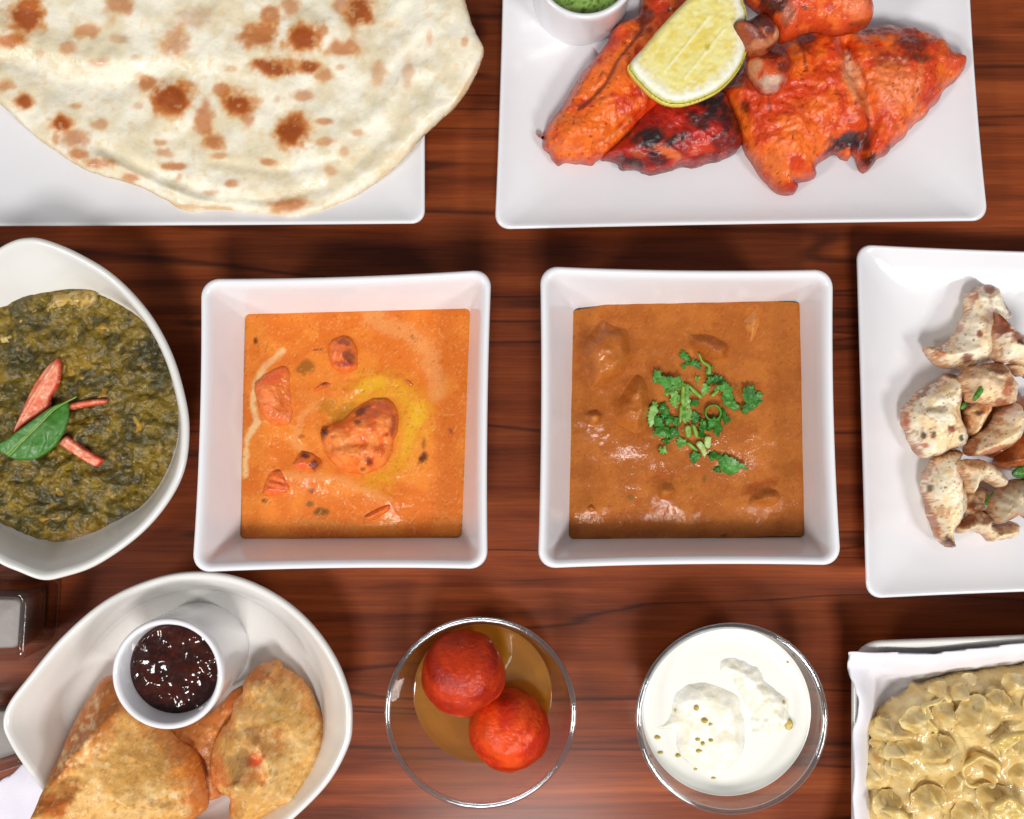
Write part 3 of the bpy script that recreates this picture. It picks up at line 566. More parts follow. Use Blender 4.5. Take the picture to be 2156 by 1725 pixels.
for pl, lb, fe in [([(680,240),(722,310),(712,480),(680,600),(600,720),(582,840),(450,940),(300,1040),(150,1165),(200,1000),(290,780),(400,560),(540,360)],'long pointed tomato slice with a raised rib on the saag',[('l',[(700,280),(480,600),(300,900),(160,1130)],22,1.6)]),
    ([(770,830),(900,778),(1060,750),(1240,735),(1288,765),(1270,800),(1100,830),(950,857),(830,880)],'thin straight tomato strip pointing out from the basil leaf tip',[('l',[(800,850),(1250,765)],20,.6)]),
    ([(690,1290),(780,1190),(870,1230),(1000,1330),(1240,1470),(1232,1505),(1150,1572),(1000,1500),(850,1400),(740,1330)],'thick blunt tomato slice sticking out below the basil leaf',[('l',[(800,1210),(1000,1350),(1230,1490)],24,1.0)])]:
    o = blob('tomato_slice', TL, pl, zs+0.004, zs-0.001, 0.0052, 0.0022, M['tomato'], tom, 'flat', fe+[('n',8,0.4,2)], 0.0006, 0.0001, 0.4)
    tag(o, lb, 'tomato', 'tomato slices on the saag')
def bb(px, py, d):
    zx = (px-TL.ox)/TL.s; zy = (py-TL.oy)/TL.s; s = ((zx-60)*0.77-(zy-1430)*0.70)/1000
    return 0.0035*np.sin(np.clip(s, 0, 1.1)*2.6)
mid = [(880,720),(740,800),(620,890),(480,1040),(280,1230),(60,1430)]
vein = [[(640,880),(540,1000),(400,1005)],[(600,920),(660,1010)],[(480,1040),(660,1100),(690,1180)],[(520,1080),(540,1250),(480,1380)],[(330,1180),(180,1150)],[(330,1190),(370,1290),(300,1400)],[(700,830),(790,900)]]
o = blob('basil_leaf', TL, [(905,705),(800,760),(812,900),(800,1010),(760,1150),(680,1280),(580,1380),(430,1460),(280,1492),(120,1482),(0,1425),(-60,1380),(-60,1280),(30,1240),(160,1150),(350,1020),(600,840),(740,780)], zs+0.010, zs+0.0045, 0.0012, 0.001, M['leaf'],
    dict(base=(60,118,34), var=(84,132,66), vscale=22, edge=((52,124,22),6,.5), lines=[(mid,14,(128,160,80),.8)]+[(v,7,(120,152,104),.5) for v in vein]), 'dome', [('l',mid,16,-.9)]+[('l',v,12,-.5) for v in vein]+[('g',640,1120,120,160,.8,1.2),('g',300,1330,140,90,0,.8),('n',14,.4,2)], 0.0006, 0, 0.3, bb)
blob('midrib', TL, strip(mid, 9), zs+.010, zs+.0048, .0011, .0006, M['leaf'], dict(base=(128,164,78)), 'dome', (), .0004, 0, .4, bb, parent=o, n=3)
tag(o, 'fresh green basil leaf lying across tomato slices on saag', 'leaf')

# ------------------------------------------------------------------ butter chicken
zb = 0.024
ghee = [(830,805),(900,700),(960,640),(1040,618),(1150,650),(1260,740),(1302,800),(1270,900),(1220,1000),(1180,1090),(1080,1160),(990,1190),(1000,1140),(1100,1060),(1150,950),(1140,820),(1100,740),(1000,730),(920,800),(880,850)]
o = blob('butter_chicken_curry', TB, dens([(326,1446),(338,1460),(900,1454),(1446,1450),(1464,1436),(1480,1000),(1508,284),(1496,268),(1000,282),(366,298),(352,312),(340,800)], 24), zb+.0012, 0.0180, zb-0.0165, 0.002, M['gravy'], dict(base=(228,130,46), var=(216,112,36), vscale=60, warp=10,
    lines=[([(545,490),(450,570),(400,660),(385,760),(410,860),(355,950),(345,1130)],20,(238,196,136),.9),([(1000,330),(1180,390),(1300,500),(1340,700)],60,(226,152,88),.6),([(720,760),(640,830),(600,960),(660,1010)],26,(228,150,84),.6),([(560,1130),(820,1150),(1080,1260)],30,(226,146,80),.6),([(1090,1340),(1110,1400)],18,(222,150,80),.6),([(620,1370),(900,1410)],30,(216,140,66),.5),([(640,720),(800,800)],40,(214,130,60),.4),([(480,560),(620,540)],60,(198,84,30),.4)],
    polys=[(ghee,(218,156,32),.88,34)],
    spots=[(1000,660,90,36,-.3,(226,172,30),.6),(1240,820,45,70,.2,(228,178,40),.65),(1190,950,30,100,.2,(226,172,40),.5),(850,810,70,50,-.4,(178,112,24),.8),(770,770,60,50,0,(186,114,24),.8),(400,435,14,22,0,(90,44,18),.9),(1265,1045,24,36,.4,(84,34,20),.95),(740,1320,42,26,0,(110,74,26),.9),(680,1282,24,18,0,(120,84,34),.8),(447,1265,18,14,0,(80,46,20),.9),(660,575,55,36,-.4,(142,86,24),.8),(720,485,26,9,.1,(112,50,22),.8),(1410,905,24,10,.9,(130,60,26),.7),(1215,420,18,12,.6,(120,56,24),.6),(690,1215,14,12,0,(100,50,22),.8),(640,930,18,12,0,(130,60,24),.6),(1270,970,14,30,.2,(110,50,24),.6)],
    edge=((206,126,24),7,.7), specks=[((236,166,96),0.71,3.2,.4),((160,80,26),0.76,4,.45)]), 'smooth',
    [('g',1000,900,340,330,0,2.0),('g',560,740,200,220,0,1.8),('g',640,1120,200,100,.3,.9),('g',860,540,170,140,0,1.5),('g',1040,1310,140,90,-.5,1.2),('g',790,790,90,60,.5,-1.2),('l',[(560,1130),(820,1140),(1080,1250)],60,1.3),('l',ghee[1:13],30,.5),('n',70,0.35,2),('n',24,0.12,2)], 0.0008, 0.0009, 0.92, bw=0.008, grow=.0008, n=2, ragscale=.011)
SB = surf_of(LAST[0])
tag(o, 'smooth orange butter chicken curry with a golden ghee swirl', 'curry')
ch = dict(base=(240,124,44), var=(226,104,36), vscale=18, warp=9, edge=((218,116,38),9,.8))
def chs(**k): d_ = dict(ch); d_.update(k); return d_
CB = [([(738,884),(780,874),(840,846),(890,806),(945,764),(1010,738),(1080,735),(1130,780),(1142,860),(1130,920),(1100,1000),(1080,1060),(1020,1110),(960,1132),(880,1120),(800,1080),(760,1010),(735,940)],0.0175,0.009,chs(base=(240,134,60),spots=[(748,900,30,70,0,(70,26,20),.95),(950,800,50,24,-.6,(90,34,22),.9),(1120,880,26,70,.1,(140,50,36),.8),(985,1060,22,26,0,(130,30,16),.9),(1040,800,100,50,-.2,(190,84,40),.7),(850,980,110,60,.3,(240,146,70),.7),(925,860,24,14,0,DK,.7),(955,1100,20,14,0,DK,.6),(1080,925,12,10,0,DK,.6)],edge=((214,106,40),7,.7)),[('l',[(760,900),(900,870),(1010,900),(1140,880)],30,1.8),('l',[(780,980),(940,960),(1100,960)],26,-1.2),('g',950,1040,140,60,.2,1.6),('g',1060,800,60,60,0,-1.2),('n',18,1.6,3)],'large glazed orange chicken chunk in the ghee swirl'),
 ([(395,655),(470,598),(560,568),(582,640),(595,760),(585,865),(520,885),(450,850),(410,760)],0.012,0.010,chs(base=(228,122,52),var=(220,108,44),spots=[(500,610,80,40,-.4,(226,88,40),.8)]),[('l',[(540,590),(560,700),(570,840)],24,-.8),('n',18,.8,3)],'long orange chicken chunk half covered by curry near a cream streak'),
 ([(768,505),(790,442),(860,413),(915,450),(934,540),(922,592),(850,612),(800,575)],0.0125,0.008,chs(spots=[(875,435,60,30,0,(120,44,30),.8),(885,520,50,36,.4,(130,62,30),.85),(860,555,60,20,0,(150,36,26),.7),(820,490,40,30,0,(226,110,56),.8)]),[('n',10,.8,3)],'small rounded chicken chunk with a browned top in orange curry'),
 ([(585,1075),(640,1010),(700,1020),(748,1062),(730,1102),(690,1132),(620,1112)],0.011,0.007,chs(spots=[(655,1025,40,26,.4,(80,30,24),.95),(720,1085,40,40,0,(90,34,26),.85),(620,1085,40,24,0,(226,96,60),.8)]),[('n',9,1,3)],'blackened chicken bit beside the large glazed chunk'),
 ([(437,1222),(480,1108),(540,1098),(584,1182),(560,1222),(480,1242)],0.011,0.008,chs(base=(226,104,54),spots=[(510,1100,40,18,0,(110,44,30),.8)],lines=[([(470,1160),(570,1190)],8,(180,60,30),.6),([(460,1190),(560,1210)],8,(180,60,30),.6)]),[('l',[(480,1150),(575,1180)],10,-.7),('l',[(465,1185),(560,1205)],10,-.7),('n',9,.6,3)],'ridged orange chicken chunk with parallel grain lines in curry'),
 ([(955,1350),(1010,1308),(1090,1268),(1102,1300),(1050,1350),(990,1372)],0.010,0.005,chs(base=(218,80,40),spots=[(975,1335,18,12,0,DK,.7)]),[('n',9,.6,3)],'narrow red chicken sliver near the rim of orange curry'),
 ([(715,672),(760,645),(800,660),(770,685),(700,705)],0.008,0.004,chs(base=(196,74,36),spots=[(755,660,24,12,0,(110,30,24),.9)]),[],'tiny browned chicken shred in orange curry'),
 ([(1165,632),(1200,640),(1225,668),(1205,680),(1180,660)],0.008,0.004,chs(base=(200,66,36)),[],'tiny red chicken shred above the ghee swirl')]
for pl, h, w, sp, fe, lb in CB:
    zz = SB(TB, pl, zb+.003)
    o = blob('chicken_chunk', TB, pl, zz+0.001, zz-0.0012-.45*h, h*1.05, w*1.1, M['tandoori'], sp, 'cone', fe+[('n',7,.5,3)], 0.0006, 0.0010, 0.45, n=3)
    tag(o, lb, 'chicken', 'chicken chunks in the orange curry')

# ------------------------------------------------------------------ brown curry
GR = dict(base=(180,104,40), var=(164,90,32), vscale=40, warp=10, specks=[((210,132,62),0.71,3.2,.28),((190,78,22),0.68,5,.35),((124,70,26),0.76,5,.4)])
gsp = dict(GR); gsp.update(edge=((184,112,20),7,.8), spots=[(740,1140,90,40,-.3,(150,72,24),.6),(1240,1190,110,30,-.4,(140,62,22),.7),(330,480,40,150,0,(150,76,30),.5),(700,600,50,60,0,(150,74,28),.5),(575,1245,18,16,0,(110,84,30),.8),(955,1150,10,24,0,(110,84,26),.8),(1055,1445,30,8,-.3,(90,40,18),.8)])
o = blob('brown_curry', TK, dens([(262,1442),(278,1458),(900,1452),(1446,1442),(1468,1428),(1462,1000),(1446,262),(1434,250),(1240,236),(900,228),(620,214),(480,228),(390,268),(296,284),(284,300),(272,800)], 24), zb+.0012, 0.0180, zb-0.0165, 0.002, M['gravy'], gsp, 'smooth',
    [('g',460,500,190,230,.2,1.0),('g',590,780,150,200,0,1.0),('g',960,460,190,120,.4,.8),('g',1200,360,90,130,.2,.8),('g',1130,930,170,170,0,2.0),('g',900,760,260,240,0,1.4),('g',560,960,120,70,0,1.4),('g',740,1050,120,60,.3,1.5),('g',390,830,110,90,0,1.5),('g',770,1220,140,90,.3,1.7),('g',1280,1250,150,80,-.3,2.0),('g',375,1300,70,50,0,1.6),('g',850,1320,90,60,.3,1.2),('n',70,0.7,2),('n',24,0.3,2)], 0.0008, 0.0009, 0.92, bw=0.008, grow=.0008, n=2, ragscale=.011)
SK = surf_of(LAST[0])
tag(o, 'thick brown curry gravy under the coriander garnish', 'curry')
KL = [([(305,460),(350,390),(430,318),(500,340),(570,370),(585,430),(605,520),(540,625),(440,695),(360,690),(335,620),(322,530)],.0120,.011,'largest gravy-coated meat lump in the corner of the brown curry'),
 ([(478,780),(520,690),(600,600),(660,630),(692,720),(682,860),(620,932),(540,912),(490,860)],.0130,.010,'tall gravy-coated meat lump touching the coriander in brown curry'),
 ([(800,350),(880,380),(960,375),(1060,420),(1105,470),(1090,560),(1000,580),(880,500),(850,430)],.0105,.011,'wide flat meat lump beyond the coriander sprig in brown curry'),
 ([(1148,345),(1210,262),(1255,330),(1235,420),(1192,460),(1160,405)],.0105,.007,'narrow upright meat lump with a pale tip in brown curry'),
 ([(330,820),(400,775),(445,820),(425,880),(360,885)],.0100,.006,'small pale meat knob beside the tall lump in brown curry'),
 ([(698,1205),(760,1150),(835,1205),(800,1275),(720,1265)],.0100,.008,'meat lump alone between coriander and rim of the brown curry'),
 ([(1180,1255),(1250,1178),(1350,1200),(1365,1270),(1280,1315),(1200,1300)],.0108,.008,'meat lump with a dark hollow and bright glaze in brown curry'),
 ([(335,1300),(378,1268),(415,1310),(370,1335)],.0095,.005,'small meat nub in the lone corner of the brown curry')]
for pl, h, w, lb in KL:
    if w < .009: h *= .72
    sp = dict(GR); sp['edge'] = ((196,112,50),5,.2)
    if 'pale' in lb: sp['base'] = (206,132,66)
    zz = SK(TK, pl, zb+.003); hh = h*(1.7 if w > .0095 else 1.5)
    o = blob('meat_lump', TK, pl, zz+0.001, zz-0.0013-.5*hh, hh, w*.8, M['gravy'], sp, 'smooth', [('n',24,1.6,2),('n',10,.4,2)], 0.0007, 0.0008, 0.5)
    tag(o, lb, 'meat', 'meat lumps in the brown curry')
# coriander
CO = [('leaf',[(750,180),(800,120),(850,180),(880,220),(840,240),(790,210)]),('leaf',[(780,290),(860,260),(900,230),(960,260),(990,310),(900,355),(820,345)]),('stem',[(960,155),(985,150),(1020,230),(1110,290),(1122,400),(1060,392),(1080,320),(1010,270)]),
('frond',[(380,510),(405,500),(390,440),(430,450),(435,370),(485,368),(540,430),(700,440),(745,490),(680,530),(560,580),(420,580)]),('pale',[(440,640),(560,600),(760,500),(855,600),(820,640),(740,590),(600,650),(520,660),(490,740),(430,720)]),('stem',[(760,560),(800,560),(800,760),(750,740)]),('stem',[(820,515),(900,560),(1020,670),(985,692),(860,590)]),
('pale',[(820,640),(860,640),(885,880),(840,960),(780,970),(760,800)]),('pale',[(368,880),(400,758),(460,758),(462,860),(420,1030),(368,990)]),('leaf',[(500,770),(570,760),(605,860),(600,950),(560,980),(520,940),(510,850)]),('frond',[(415,1100),(450,1070),(520,1030),(600,1040),(700,1000),(725,1050),(640,1110),(610,1160),(560,1150),(450,1145)]),('leaf',[(640,960),(740,930),(745,1000),(680,1035)]),
('leaf',[(880,780),(920,720),(965,735),(940,850),(900,885)]),('pale',[(930,430),(1050,470),(1062,500),(990,528)]),('dark',[(1072,500),(1110,440),(1200,420),(1235,470),(1180,550),(1100,560)]),('pale',[(1000,570),(1060,520),(1100,570),(1050,642),(1010,620)]),('frond',[(1150,600),(1250,510),(1300,500),(1360,570),(1400,700),(1485,800),(1460,832),(1370,822),(1280,740),(1260,620),(1200,600)]),('stem',[(1115,650),(1200,585),(1222,600),(1150,675)]),
('dark',[(1505,580),(1560,575),(1570,545),(1640,550),(1660,630),(1700,625),(1808,645),(1790,690),(1660,800),(1550,872),(1490,830),(1540,740),(1510,680)]),('leaf',[(1100,960),(1220,930),(1232,1000),(1150,1060),(1090,1090)]),('leaf',[(968,1110),(1060,1060),(1150,1110),(1080,1150),(1000,1165)]),('leaf',[(1250,760),(1280,740),(1290,880),(1342,930),(1290,1000),(1260,920),(1240,860)]),
('stem',[(800,1040),(870,1030),(880,1150),(820,1162)]),('stem',[(885,1020),(922,1020),(970,1140),(925,1162)]),('white',[(938,1240),(1000,1208),(1062,1330),(1030,1402),(985,1320)]),('white',[(1045,1165),(1117,1165),(1110,1292),(1045,1280)]),('stem',[(822,1250),(860,1228),(962,1312),(930,1332)]),('pale',[(708,1210),(750,1160),(818,1220),(770,1272),(720,1270)]),('leaf',[(508,1170),(600,1160),(602,1242),(560,1222)]),
('leaf',[(872,1390),(940,1348),(992,1390),(960,1450),(910,1472)]),('leaf',[(1105,1360),(1180,1348),(1232,1400),(1120,1432)]),('frond',[(1240,1420),(1300,1385),(1400,1440),(1562,1552),(1480,1542),(1400,1602),(1300,1617),(1240,1560),(1228,1490)]),('leaf',[(1158,1520),(1220,1540),(1242,1582),(1180,1572)]),('pale',[(498,1300),(560,1290),(577,1340),(520,1352)]),('leaf',[(560,960),(640,900),(660,960),(600,1010)]),('leaf',[(1000,960),(1060,980),(1100,1000),(1080,1060),(1000,1060)]),('leaf',[(470,900),(520,960),(540,1030),(480,1060),(440,980)]),('leaf',[(880,900),(930,860),(980,900),(960,980),(900,980)]),('leaf',[(1180,1000),(1240,960),(1260,1060),(1190,1140),(1150,1090)]),('leaf',[(600,1080),(680,1060),(720,1120),(640,1170)]),('pale',[(640,640),(720,620),(750,720),(700,800),(640,740)]),('dark',[(1190,430),(1260,450),(1300,500),(1250,530),(1190,500)]),('leaf',[(1090,320),(1120,300),(1130,390),(1070,400)]),('stem',[(740,800),(770,800),(760,980),(730,960)])]
CC = {'leaf':((60,128,40),(44,104,28)),'frond':((84,146,60),(62,124,40)),'pale':((132,176,92),(100,156,60)),'dark':((44,100,36),(66,128,50)),'stem':((136,174,70),(110,152,50)),'white':((190,206,140),(160,190,100))}
CLB = {'leaf':('coriander_leaf','small torn green coriander leaf on the brown curry'),'frond':('coriander_leaf','large lobed green coriander leaf on the brown curry'),'pale':('coriander_leaf','pale underside of a coriander leaf piece on brown curry'),'dark':('coriander_leaf','dark green frilled coriander leaf on the brown curry'),'stem':('chopped_coriander','thin green coriander stem cut on the brown curry'),'white':('chopped_coriander','thick whitish chopped coriander stem piece on the brown curry')}
CLX = {0:'small coriander leaf tip farthest out beyond the thin wavy stem',1:'notched coriander leaf beside the thin wavy stem on brown curry',2:'thin wavy coriander stem lying apart from the main heap',3:'lobed coriander leaf beside the tall meat lump',4:'pale bent coriander leaf crossing a straight stem',5:'straight green stem laid over the pale bent leaf',6:'slanting thin stem leading from the leaves to the curled ring',7:'long pale coriander leaf hanging from the straight stem',8:'pale oblong coriander leaf at the heap side facing the tall meat lump',
    13:'pale pointed coriander piece beside the dark speckled leaf',14:'dark crinkled coriander leaf in the upper heap',15:'pale diamond coriander piece touching the dark crinkled leaf',16:'long drooping coriander leaf joined to the frilled fan leaf',17:'short pale stub of stem under the drooping leaf',18:'dark frilled fan-shaped coriander leaf at the side of the heap',22:'short wide stem piece next to a slanted stem piece',23:'slanted stem piece next to the short wide stem piece',24:'longest whitish coriander stem chunk in the heap',25:'squat whitish coriander stem chunk beside the longer one',26:'narrow green stem piece touching the long whitish chunk',27:'pale square coriander scrap at the heap edge',31:'large folded coriander leaf with a pointed end apart from the heap',33:'pale coriander scrap farthest from the whitish stem chunks',29:'round green coriander leaf scrap by the long whitish stem',30:'coriander scrap touching the large folded leaf',32:'tiny coriander scrap under the large folded leaf'}
for i, (kd, pl) in enumerate(CO):
    c1, c2 = CC[kd]; nm, lb = CLB[kd]; ax, ay = random.uniform(-.5,.5), random.uniform(-.5,.5)
    X0, Y0 = TH(np.mean(pl, 0)); stem = kd in ('stem', 'white')
    def tilt(px, py, d, X0=X0, Y0=Y0, ax=ax, ay=ay, stem=stem, cv=random.uniform(-.0015,.0015)):
        r = ((px-X0)*ax+(py-Y0)*ay)*K*(0.4 if stem else 1)
        return r + (0 if stem else cv*np.cos(np.hypot(px-X0, py-Y0)/9))
    big = kd in ('frond', 'dark')
    zz = SK(TH, pl, zb+.003)
    o = blob(nm, TH, pl, zz+0.002, zz+0.0004+random.uniform(.0,.0014), 0.0020 if stem else 0.00035, 0.0010 if stem else 0.0004, M['leaf'],
        dict(base=c1, var=c2, vscale=9, edge=(c2,3,.4)), 'dome', [] if stem else [('n',9,1.1,2),('n',5,.4,2)], 0.0004, 0.0001 if stem else 0.0002, 0.5, tilt, n=10, ragscale=0.0016, grow=0 if stem else .0004, serr=None if stem else (.0014,.0023))
    tag(o, CLX.get(i, lb), 'coriander', 'chopped coriander garnish')
zb = SK(TH, [(1145,868)], zb+.003)-.0035; cx, cy = W(*TH((1145, 868)), zb+0.006); r = 0.0038
o = finish('coriander_ring', *lathe_closed([(r-.0004, zb+.003), (r+.0003, zb+.003), (r+.0003, zb+.0068), (r-.0001, zb+.0072), (r-.0004, zb+.0068)], cx, cy, 28), M['leaf'], None, lin((84,150,44)))
tag(o, 'coriander leaf curled into a ring on the brown curry', 'coriander', 'chopped coriander garnish')

# ------------------------------------------------------------------ chicken tikka
zt = 0.0113; zb = 0.024
def tk(**k):
    d_ = dict(base=(255,241,214), var=(250,220,174), vscale=24, warp=7, edge=((180,94,34),7,.68), edgew=2.0, specks=[((92,112,52),0.82,4,.7),((100,74,44),0.80,4,.7),((196,126,64),0.72,9,.5)]); d_.update(k); return d_
B1 = (150,62,26); B0 = (70,26,18)
TKP = [([(590,268),(640,240),(690,230),(740,268),(770,330),(792,385),(745,400),(730,480),(735,570),(640,605),(590,622),(540,622),(460,602),(412,560),(398,520),(440,508),(490,500),(540,440),(575,360),(584,310)],.012,.026,.016,tk(spots=[(690,250,36,24,.4,B1,.8),(770,320,14,70,-.3,B0,.8),(620,285,22,16,0,(180,90,40),.8),(645,455,16,20,0,B1,.9),(585,565,32,26,0,(120,60,50),.9),(460,545,34,18,0,(196,110,60),.8),(425,515,18,10,0,(90,60,40),.8),(690,370,30,70,.2,(180,150,136),.7)]),[('l',[(660,260),(680,400),(700,540)],22,-1.5),('n',18,1.4,3),('n',7,.4,3)],'three-pointed pale tikka piece with a brown dimple'),
 ([(715,358),(760,380),(800,430),(846,460),(900,500),(900,650),(846,605),(800,585),(750,592),(710,560),(700,480),(700,420)],.026,.024,.012,tk(spots=[(735,385,40,30,0,B0,.95),(750,435,50,30,0,B0,.9),(740,410,60,60,0,B1,.8),(820,470,50,30,.7,B1,.8),(830,490,24,16,.5,B0,.8)]),[('n',14,1.4,3)],'tikka piece with black scorched tip next to three-pointed piece'),
 ([(757,602),(790,580),(846,590),(920,600),(920,690),(846,650),(815,648),(790,625)],.022,.018,.008,tk(base=(228,214,182)),[('l',[(780,600),(860,640)],10,-1),('n',7,1.4,3)],'shredded whitish tikka scrap below the scorched-tip piece'),
 ([(558,655),(600,612),(700,587),(740,580),(775,625),(800,658),(816,690),(800,760),(762,786),(690,790),(640,770),(590,770),(572,710)],.024,.026,.013,tk(base=(214,180,144),spots=[(720,610,70,34,.2,(110,44,22),.9),(775,700,26,70,.2,(170,80,36),.8),(740,770,50,22,0,B1,.8),(600,640,50,20,-.5,(190,120,70),.7),(660,680,70,40,0,(224,190,160),.6)]),[('n',16,1.6,3),('n',7,.5,3)],'chunky tikka piece with a dark roasted crown'),
 ([(575,800),(600,770),(650,745),(692,765),(690,805),(650,870),(600,925),(578,905)],.016,.022,.009,tk(base=(196,130,80),spots=[(640,815,22,14,0,B0,.9),(655,765,16,12,0,B0,.7)]),[('n',10,1,3)],'small orange-brown tikka strip between larger pieces'),
 ([(815,766),(842,820),(832,900),(790,960),(700,1000),(620,1017),(578,1005),(588,960),(640,920),(700,870),(730,810),(778,778)],.020,.030,.013,tk(base=(230,212,182),spots=[(600,980,40,50,.5,B0,.9),(625,950,40,20,-.6,B1,.8),(720,985,90,18,-.3,(190,90,36),.8),(790,810,50,40,0,(236,222,206),.9)]),[('l',[(740,860),(830,800)],12,-.7),('l',[(700,900),(800,850)],14,-.8),('n',12,.8,3)],'long cut tikka piece with white fibres and a charred end'),
 ([(490,628),(540,640),(562,680),(566,740),(550,810),(578,880),(576,960),(530,982),(480,1002),(420,1024),(360,1002),(330,950),(300,880),(286,830),(310,790),(370,720),(430,690),(465,660)],.0115,.028,.015,tk(spots=[(510,640,46,20,.2,B0,.95),(380,730,60,14,-.7,(110,50,26),.8),(305,850,22,60,-.2,(190,90,44),.9),(515,890,20,22,0,(130,40,24),.9),(385,920,14,20,0,(70,50,30),.9),(432,918,14,16,0,(70,50,30),.9),(390,965,24,12,0,(200,100,40),.8),(450,800,60,18,.1,(168,146,116),.8),(560,930,14,16,0,(50,56,24),.9),(350,985,30,20,.5,(120,50,24),.7)]),[('l',[(330,800),(450,780),(550,800)],24,-1.2),('n',18,1.4,3),('n',7,.4,3)],'wide speckled tikka piece with scorched corner at the pile edge'),
 ([(540,978),(562,1000),(546,1040),(562,1100),(582,1200),(574,1260),(545,1320),(522,1370),(530,1420),(510,1440),(470,1420),(440,1370),(410,1280),(390,1200),(384,1140),(410,1070),(450,1020)],.0115,.027,.014,tk(spots=[(415,1160,22,20,0,(60,64,30),.9),(500,1410,40,36,.6,B0,1),(440,1330,24,70,-.3,B1,.8),(400,1240,14,90,-.2,(120,50,24),.7),(470,1270,40,30,0,(206,140,80),.6)]),[('n',18,1.3,3),('n',7,.4,3)],'curved tikka piece tapering to a blackened tip'),
 ([(545,1052),(600,1030),(680,1040),(740,1090),(776,1130),(750,1162),(705,1150),(660,1118),(625,1165),(600,1182),(570,1130)],.030,.018,.008,tk(base=(226,206,172),spots=[(620,1060,60,24,0,(200,140,80),.7)]),[('l',[(600,1080),(700,1090)],16,-1.2),('n',9,1,3)],'curled torn tikka strip arching over the pile'),
 ([(535,1335),(590,1300),(640,1268),(705,1290),(690,1330),(740,1325),(812,1320),(806,1372),(760,1400),(700,1407),(650,1372),(590,1362),(545,1367)],.014,.020,.009,tk(base=(226,208,174),spots=[(590,1320,60,22,-.5,(110,46,24),.9),(680,1310,40,24,-.3,(120,50,24),.8),(740,1370,16,10,0,(90,90,50),.8)]),[('n',11,1.3,3),('n',6,.5,3)],'crumbly pale tikka piece along the lower pile edge'),
 ([(690,1215),(750,1140),(846,1118),(920,1120),(920,1310),(820,1290),(730,1332),(692,1290)],.018,.024,.013,tk(base=(200,186,160),var=(186,168,136),spots=[(820,1300,50,24,0,(190,90,40),.7)]),[('n',16,1.4,3)],'greyish peppered tikka piece under the torn strip'),
 ([(575,1170),(640,1150),(700,1190),(710,1290),(640,1290),(580,1290),(560,1240)],.0113,.016,.010,tk(base=(186,120,70),spots=[(640,1240,50,40,0,(90,44,26),.8)]),[('n',12,1.2,3)],'browned tikka piece deep inside the lower pile'),
 ([(730,1010),(800,950),(846,900),(920,890),(920,1130),(820,1090),(720,1060)],.0113,.024,.014,tk(base=(196,120,60),var=(170,84,40),spots=[(780,1030,40,30,0,(110,50,26),.7)]),[('n',14,1.3,3)],'deep orange tikka piece at the centre of the pile'),
 ([(560,760),(700,700),(820,740),(900,760),(900,980),(700,1020),(560,960)],.0112,.014,.012,tk(base=(186,110,60),var=(150,80,40)),[('n',14,1.3,3)],'brown tikka piece hidden beneath the cut white one')]
TKS = []
for pl, z0, h, w, sp, fe, lb in TKP:
    w *= .85
    o = blob('tikka_piece', TT, pl, z0+h*.5, z0, h, w, M['tikka'], sp, 'dome', fe+[('b',26,.8,2),('n',8,.3,3)], 0.0006, 0.0014, 0.35); TKS.append(LAST[0])
    tag(o, lb, 'chicken', 'grilled chicken tikka pieces')
for pl, zz, lb in [([(612,750),(640,700),(662,672),(668,700),(650,735),(625,760)],.0505,'thin coriander shred on the dark-crowned tikka piece'),([(790,1090),(830,1062),(900,1060),(900,1110),(820,1115)],.036,'broad coriander leaf at the heart of the tikka pile'),([(665,1225),(690,1190),(740,1155),(735,1172),(700,1205),(685,1240)],.043,'coriander stem on the greyish peppered tikka piece'),([(555,790),(580,765),(585,785),(565,802)],.040,'tiny coriander scrap tucked between two tikka pieces')]:
    best = .012
    for S_ in TKS:
        wx, wy = W(*TT(np.mean(pl, 0)), zz); q = (S_[0]-wx)**2+(S_[1]-wy)**2; k = np.argmin(q)
        if q[k] < 9e-6: best = max(best, float(S_[2][q < 9e-6].max()))
    zz = best+.0008
    o = blob('coriander_leaf', TT, pl, zz, zz-.001, .0012, .0008, M['leaf'], dict(base=(84,140,44), var=(50,104,30), vscale=9), 'dome', [('n',7,.5,2)], .0005, .0003, .5, n=3)
    tag(o, lb, 'coriander', 'coriander on the tikka')

# ------------------------------------------------------------------ samosas
def sam(**k):
    d_ = dict(base=(226,178,106), var=(218,164,88), vscale=60, warp=14, edge=((206,122,54),22,.7), specks=[((238,204,146),0.71,6,.45),((168,100,44),0.72,8,.5)]); d_.update(k); return d_  # dark edge puts shading into the crust colour
def bubbles(x0, y0, x1, y1, n, rr=(14,30), hh=(.5,1.1), sd=3):
    r_ = random.Random(sd); out = []
    for _ in range(n):
        a = r_.uniform(*rr); out.append(('g', r_.uniform(x0,x1), r_.uniform(y0,y1), a, a*r_.uniform(.7,1.2), 0, r_.uniform(*hh)))
    return out
bl1 = bubbles(330,760,600,1200,80,(9,18),(.7,1.5),4) + bubbles(860,1280,1180,1480,26,(12,26),(.8,1.6),5) + bubbles(450,900,1100,1500,60,(8,16),(.4,1.0),6)
bl2 = bubbles(1330,680,1860,1450,130,(8,18),(.5,1.2),8)
def pale(bl): return [(b_[1], b_[2], b_[3]*1.2, b_[4]*1.2, 0, (244,214,158), .35) for b_ in bl]
s1f = [('k',[(740,830),(600,980),(480,1110),(390,1220),(300,1340)],90,12),('k',[(880,860),(1000,1010),(1090,1110),(1150,1230),(1170,1360)],40,3.5),('g',800,1200,300,260,0.2,5),('l',[(330,1300),(300,1400),(310,1470)],26,-1.6),('l',[(360,1320),(350,1420),(360,1480)],26,1.6),('n',40,1.6,2),('n',12,.4,3)]
s1f += bl1
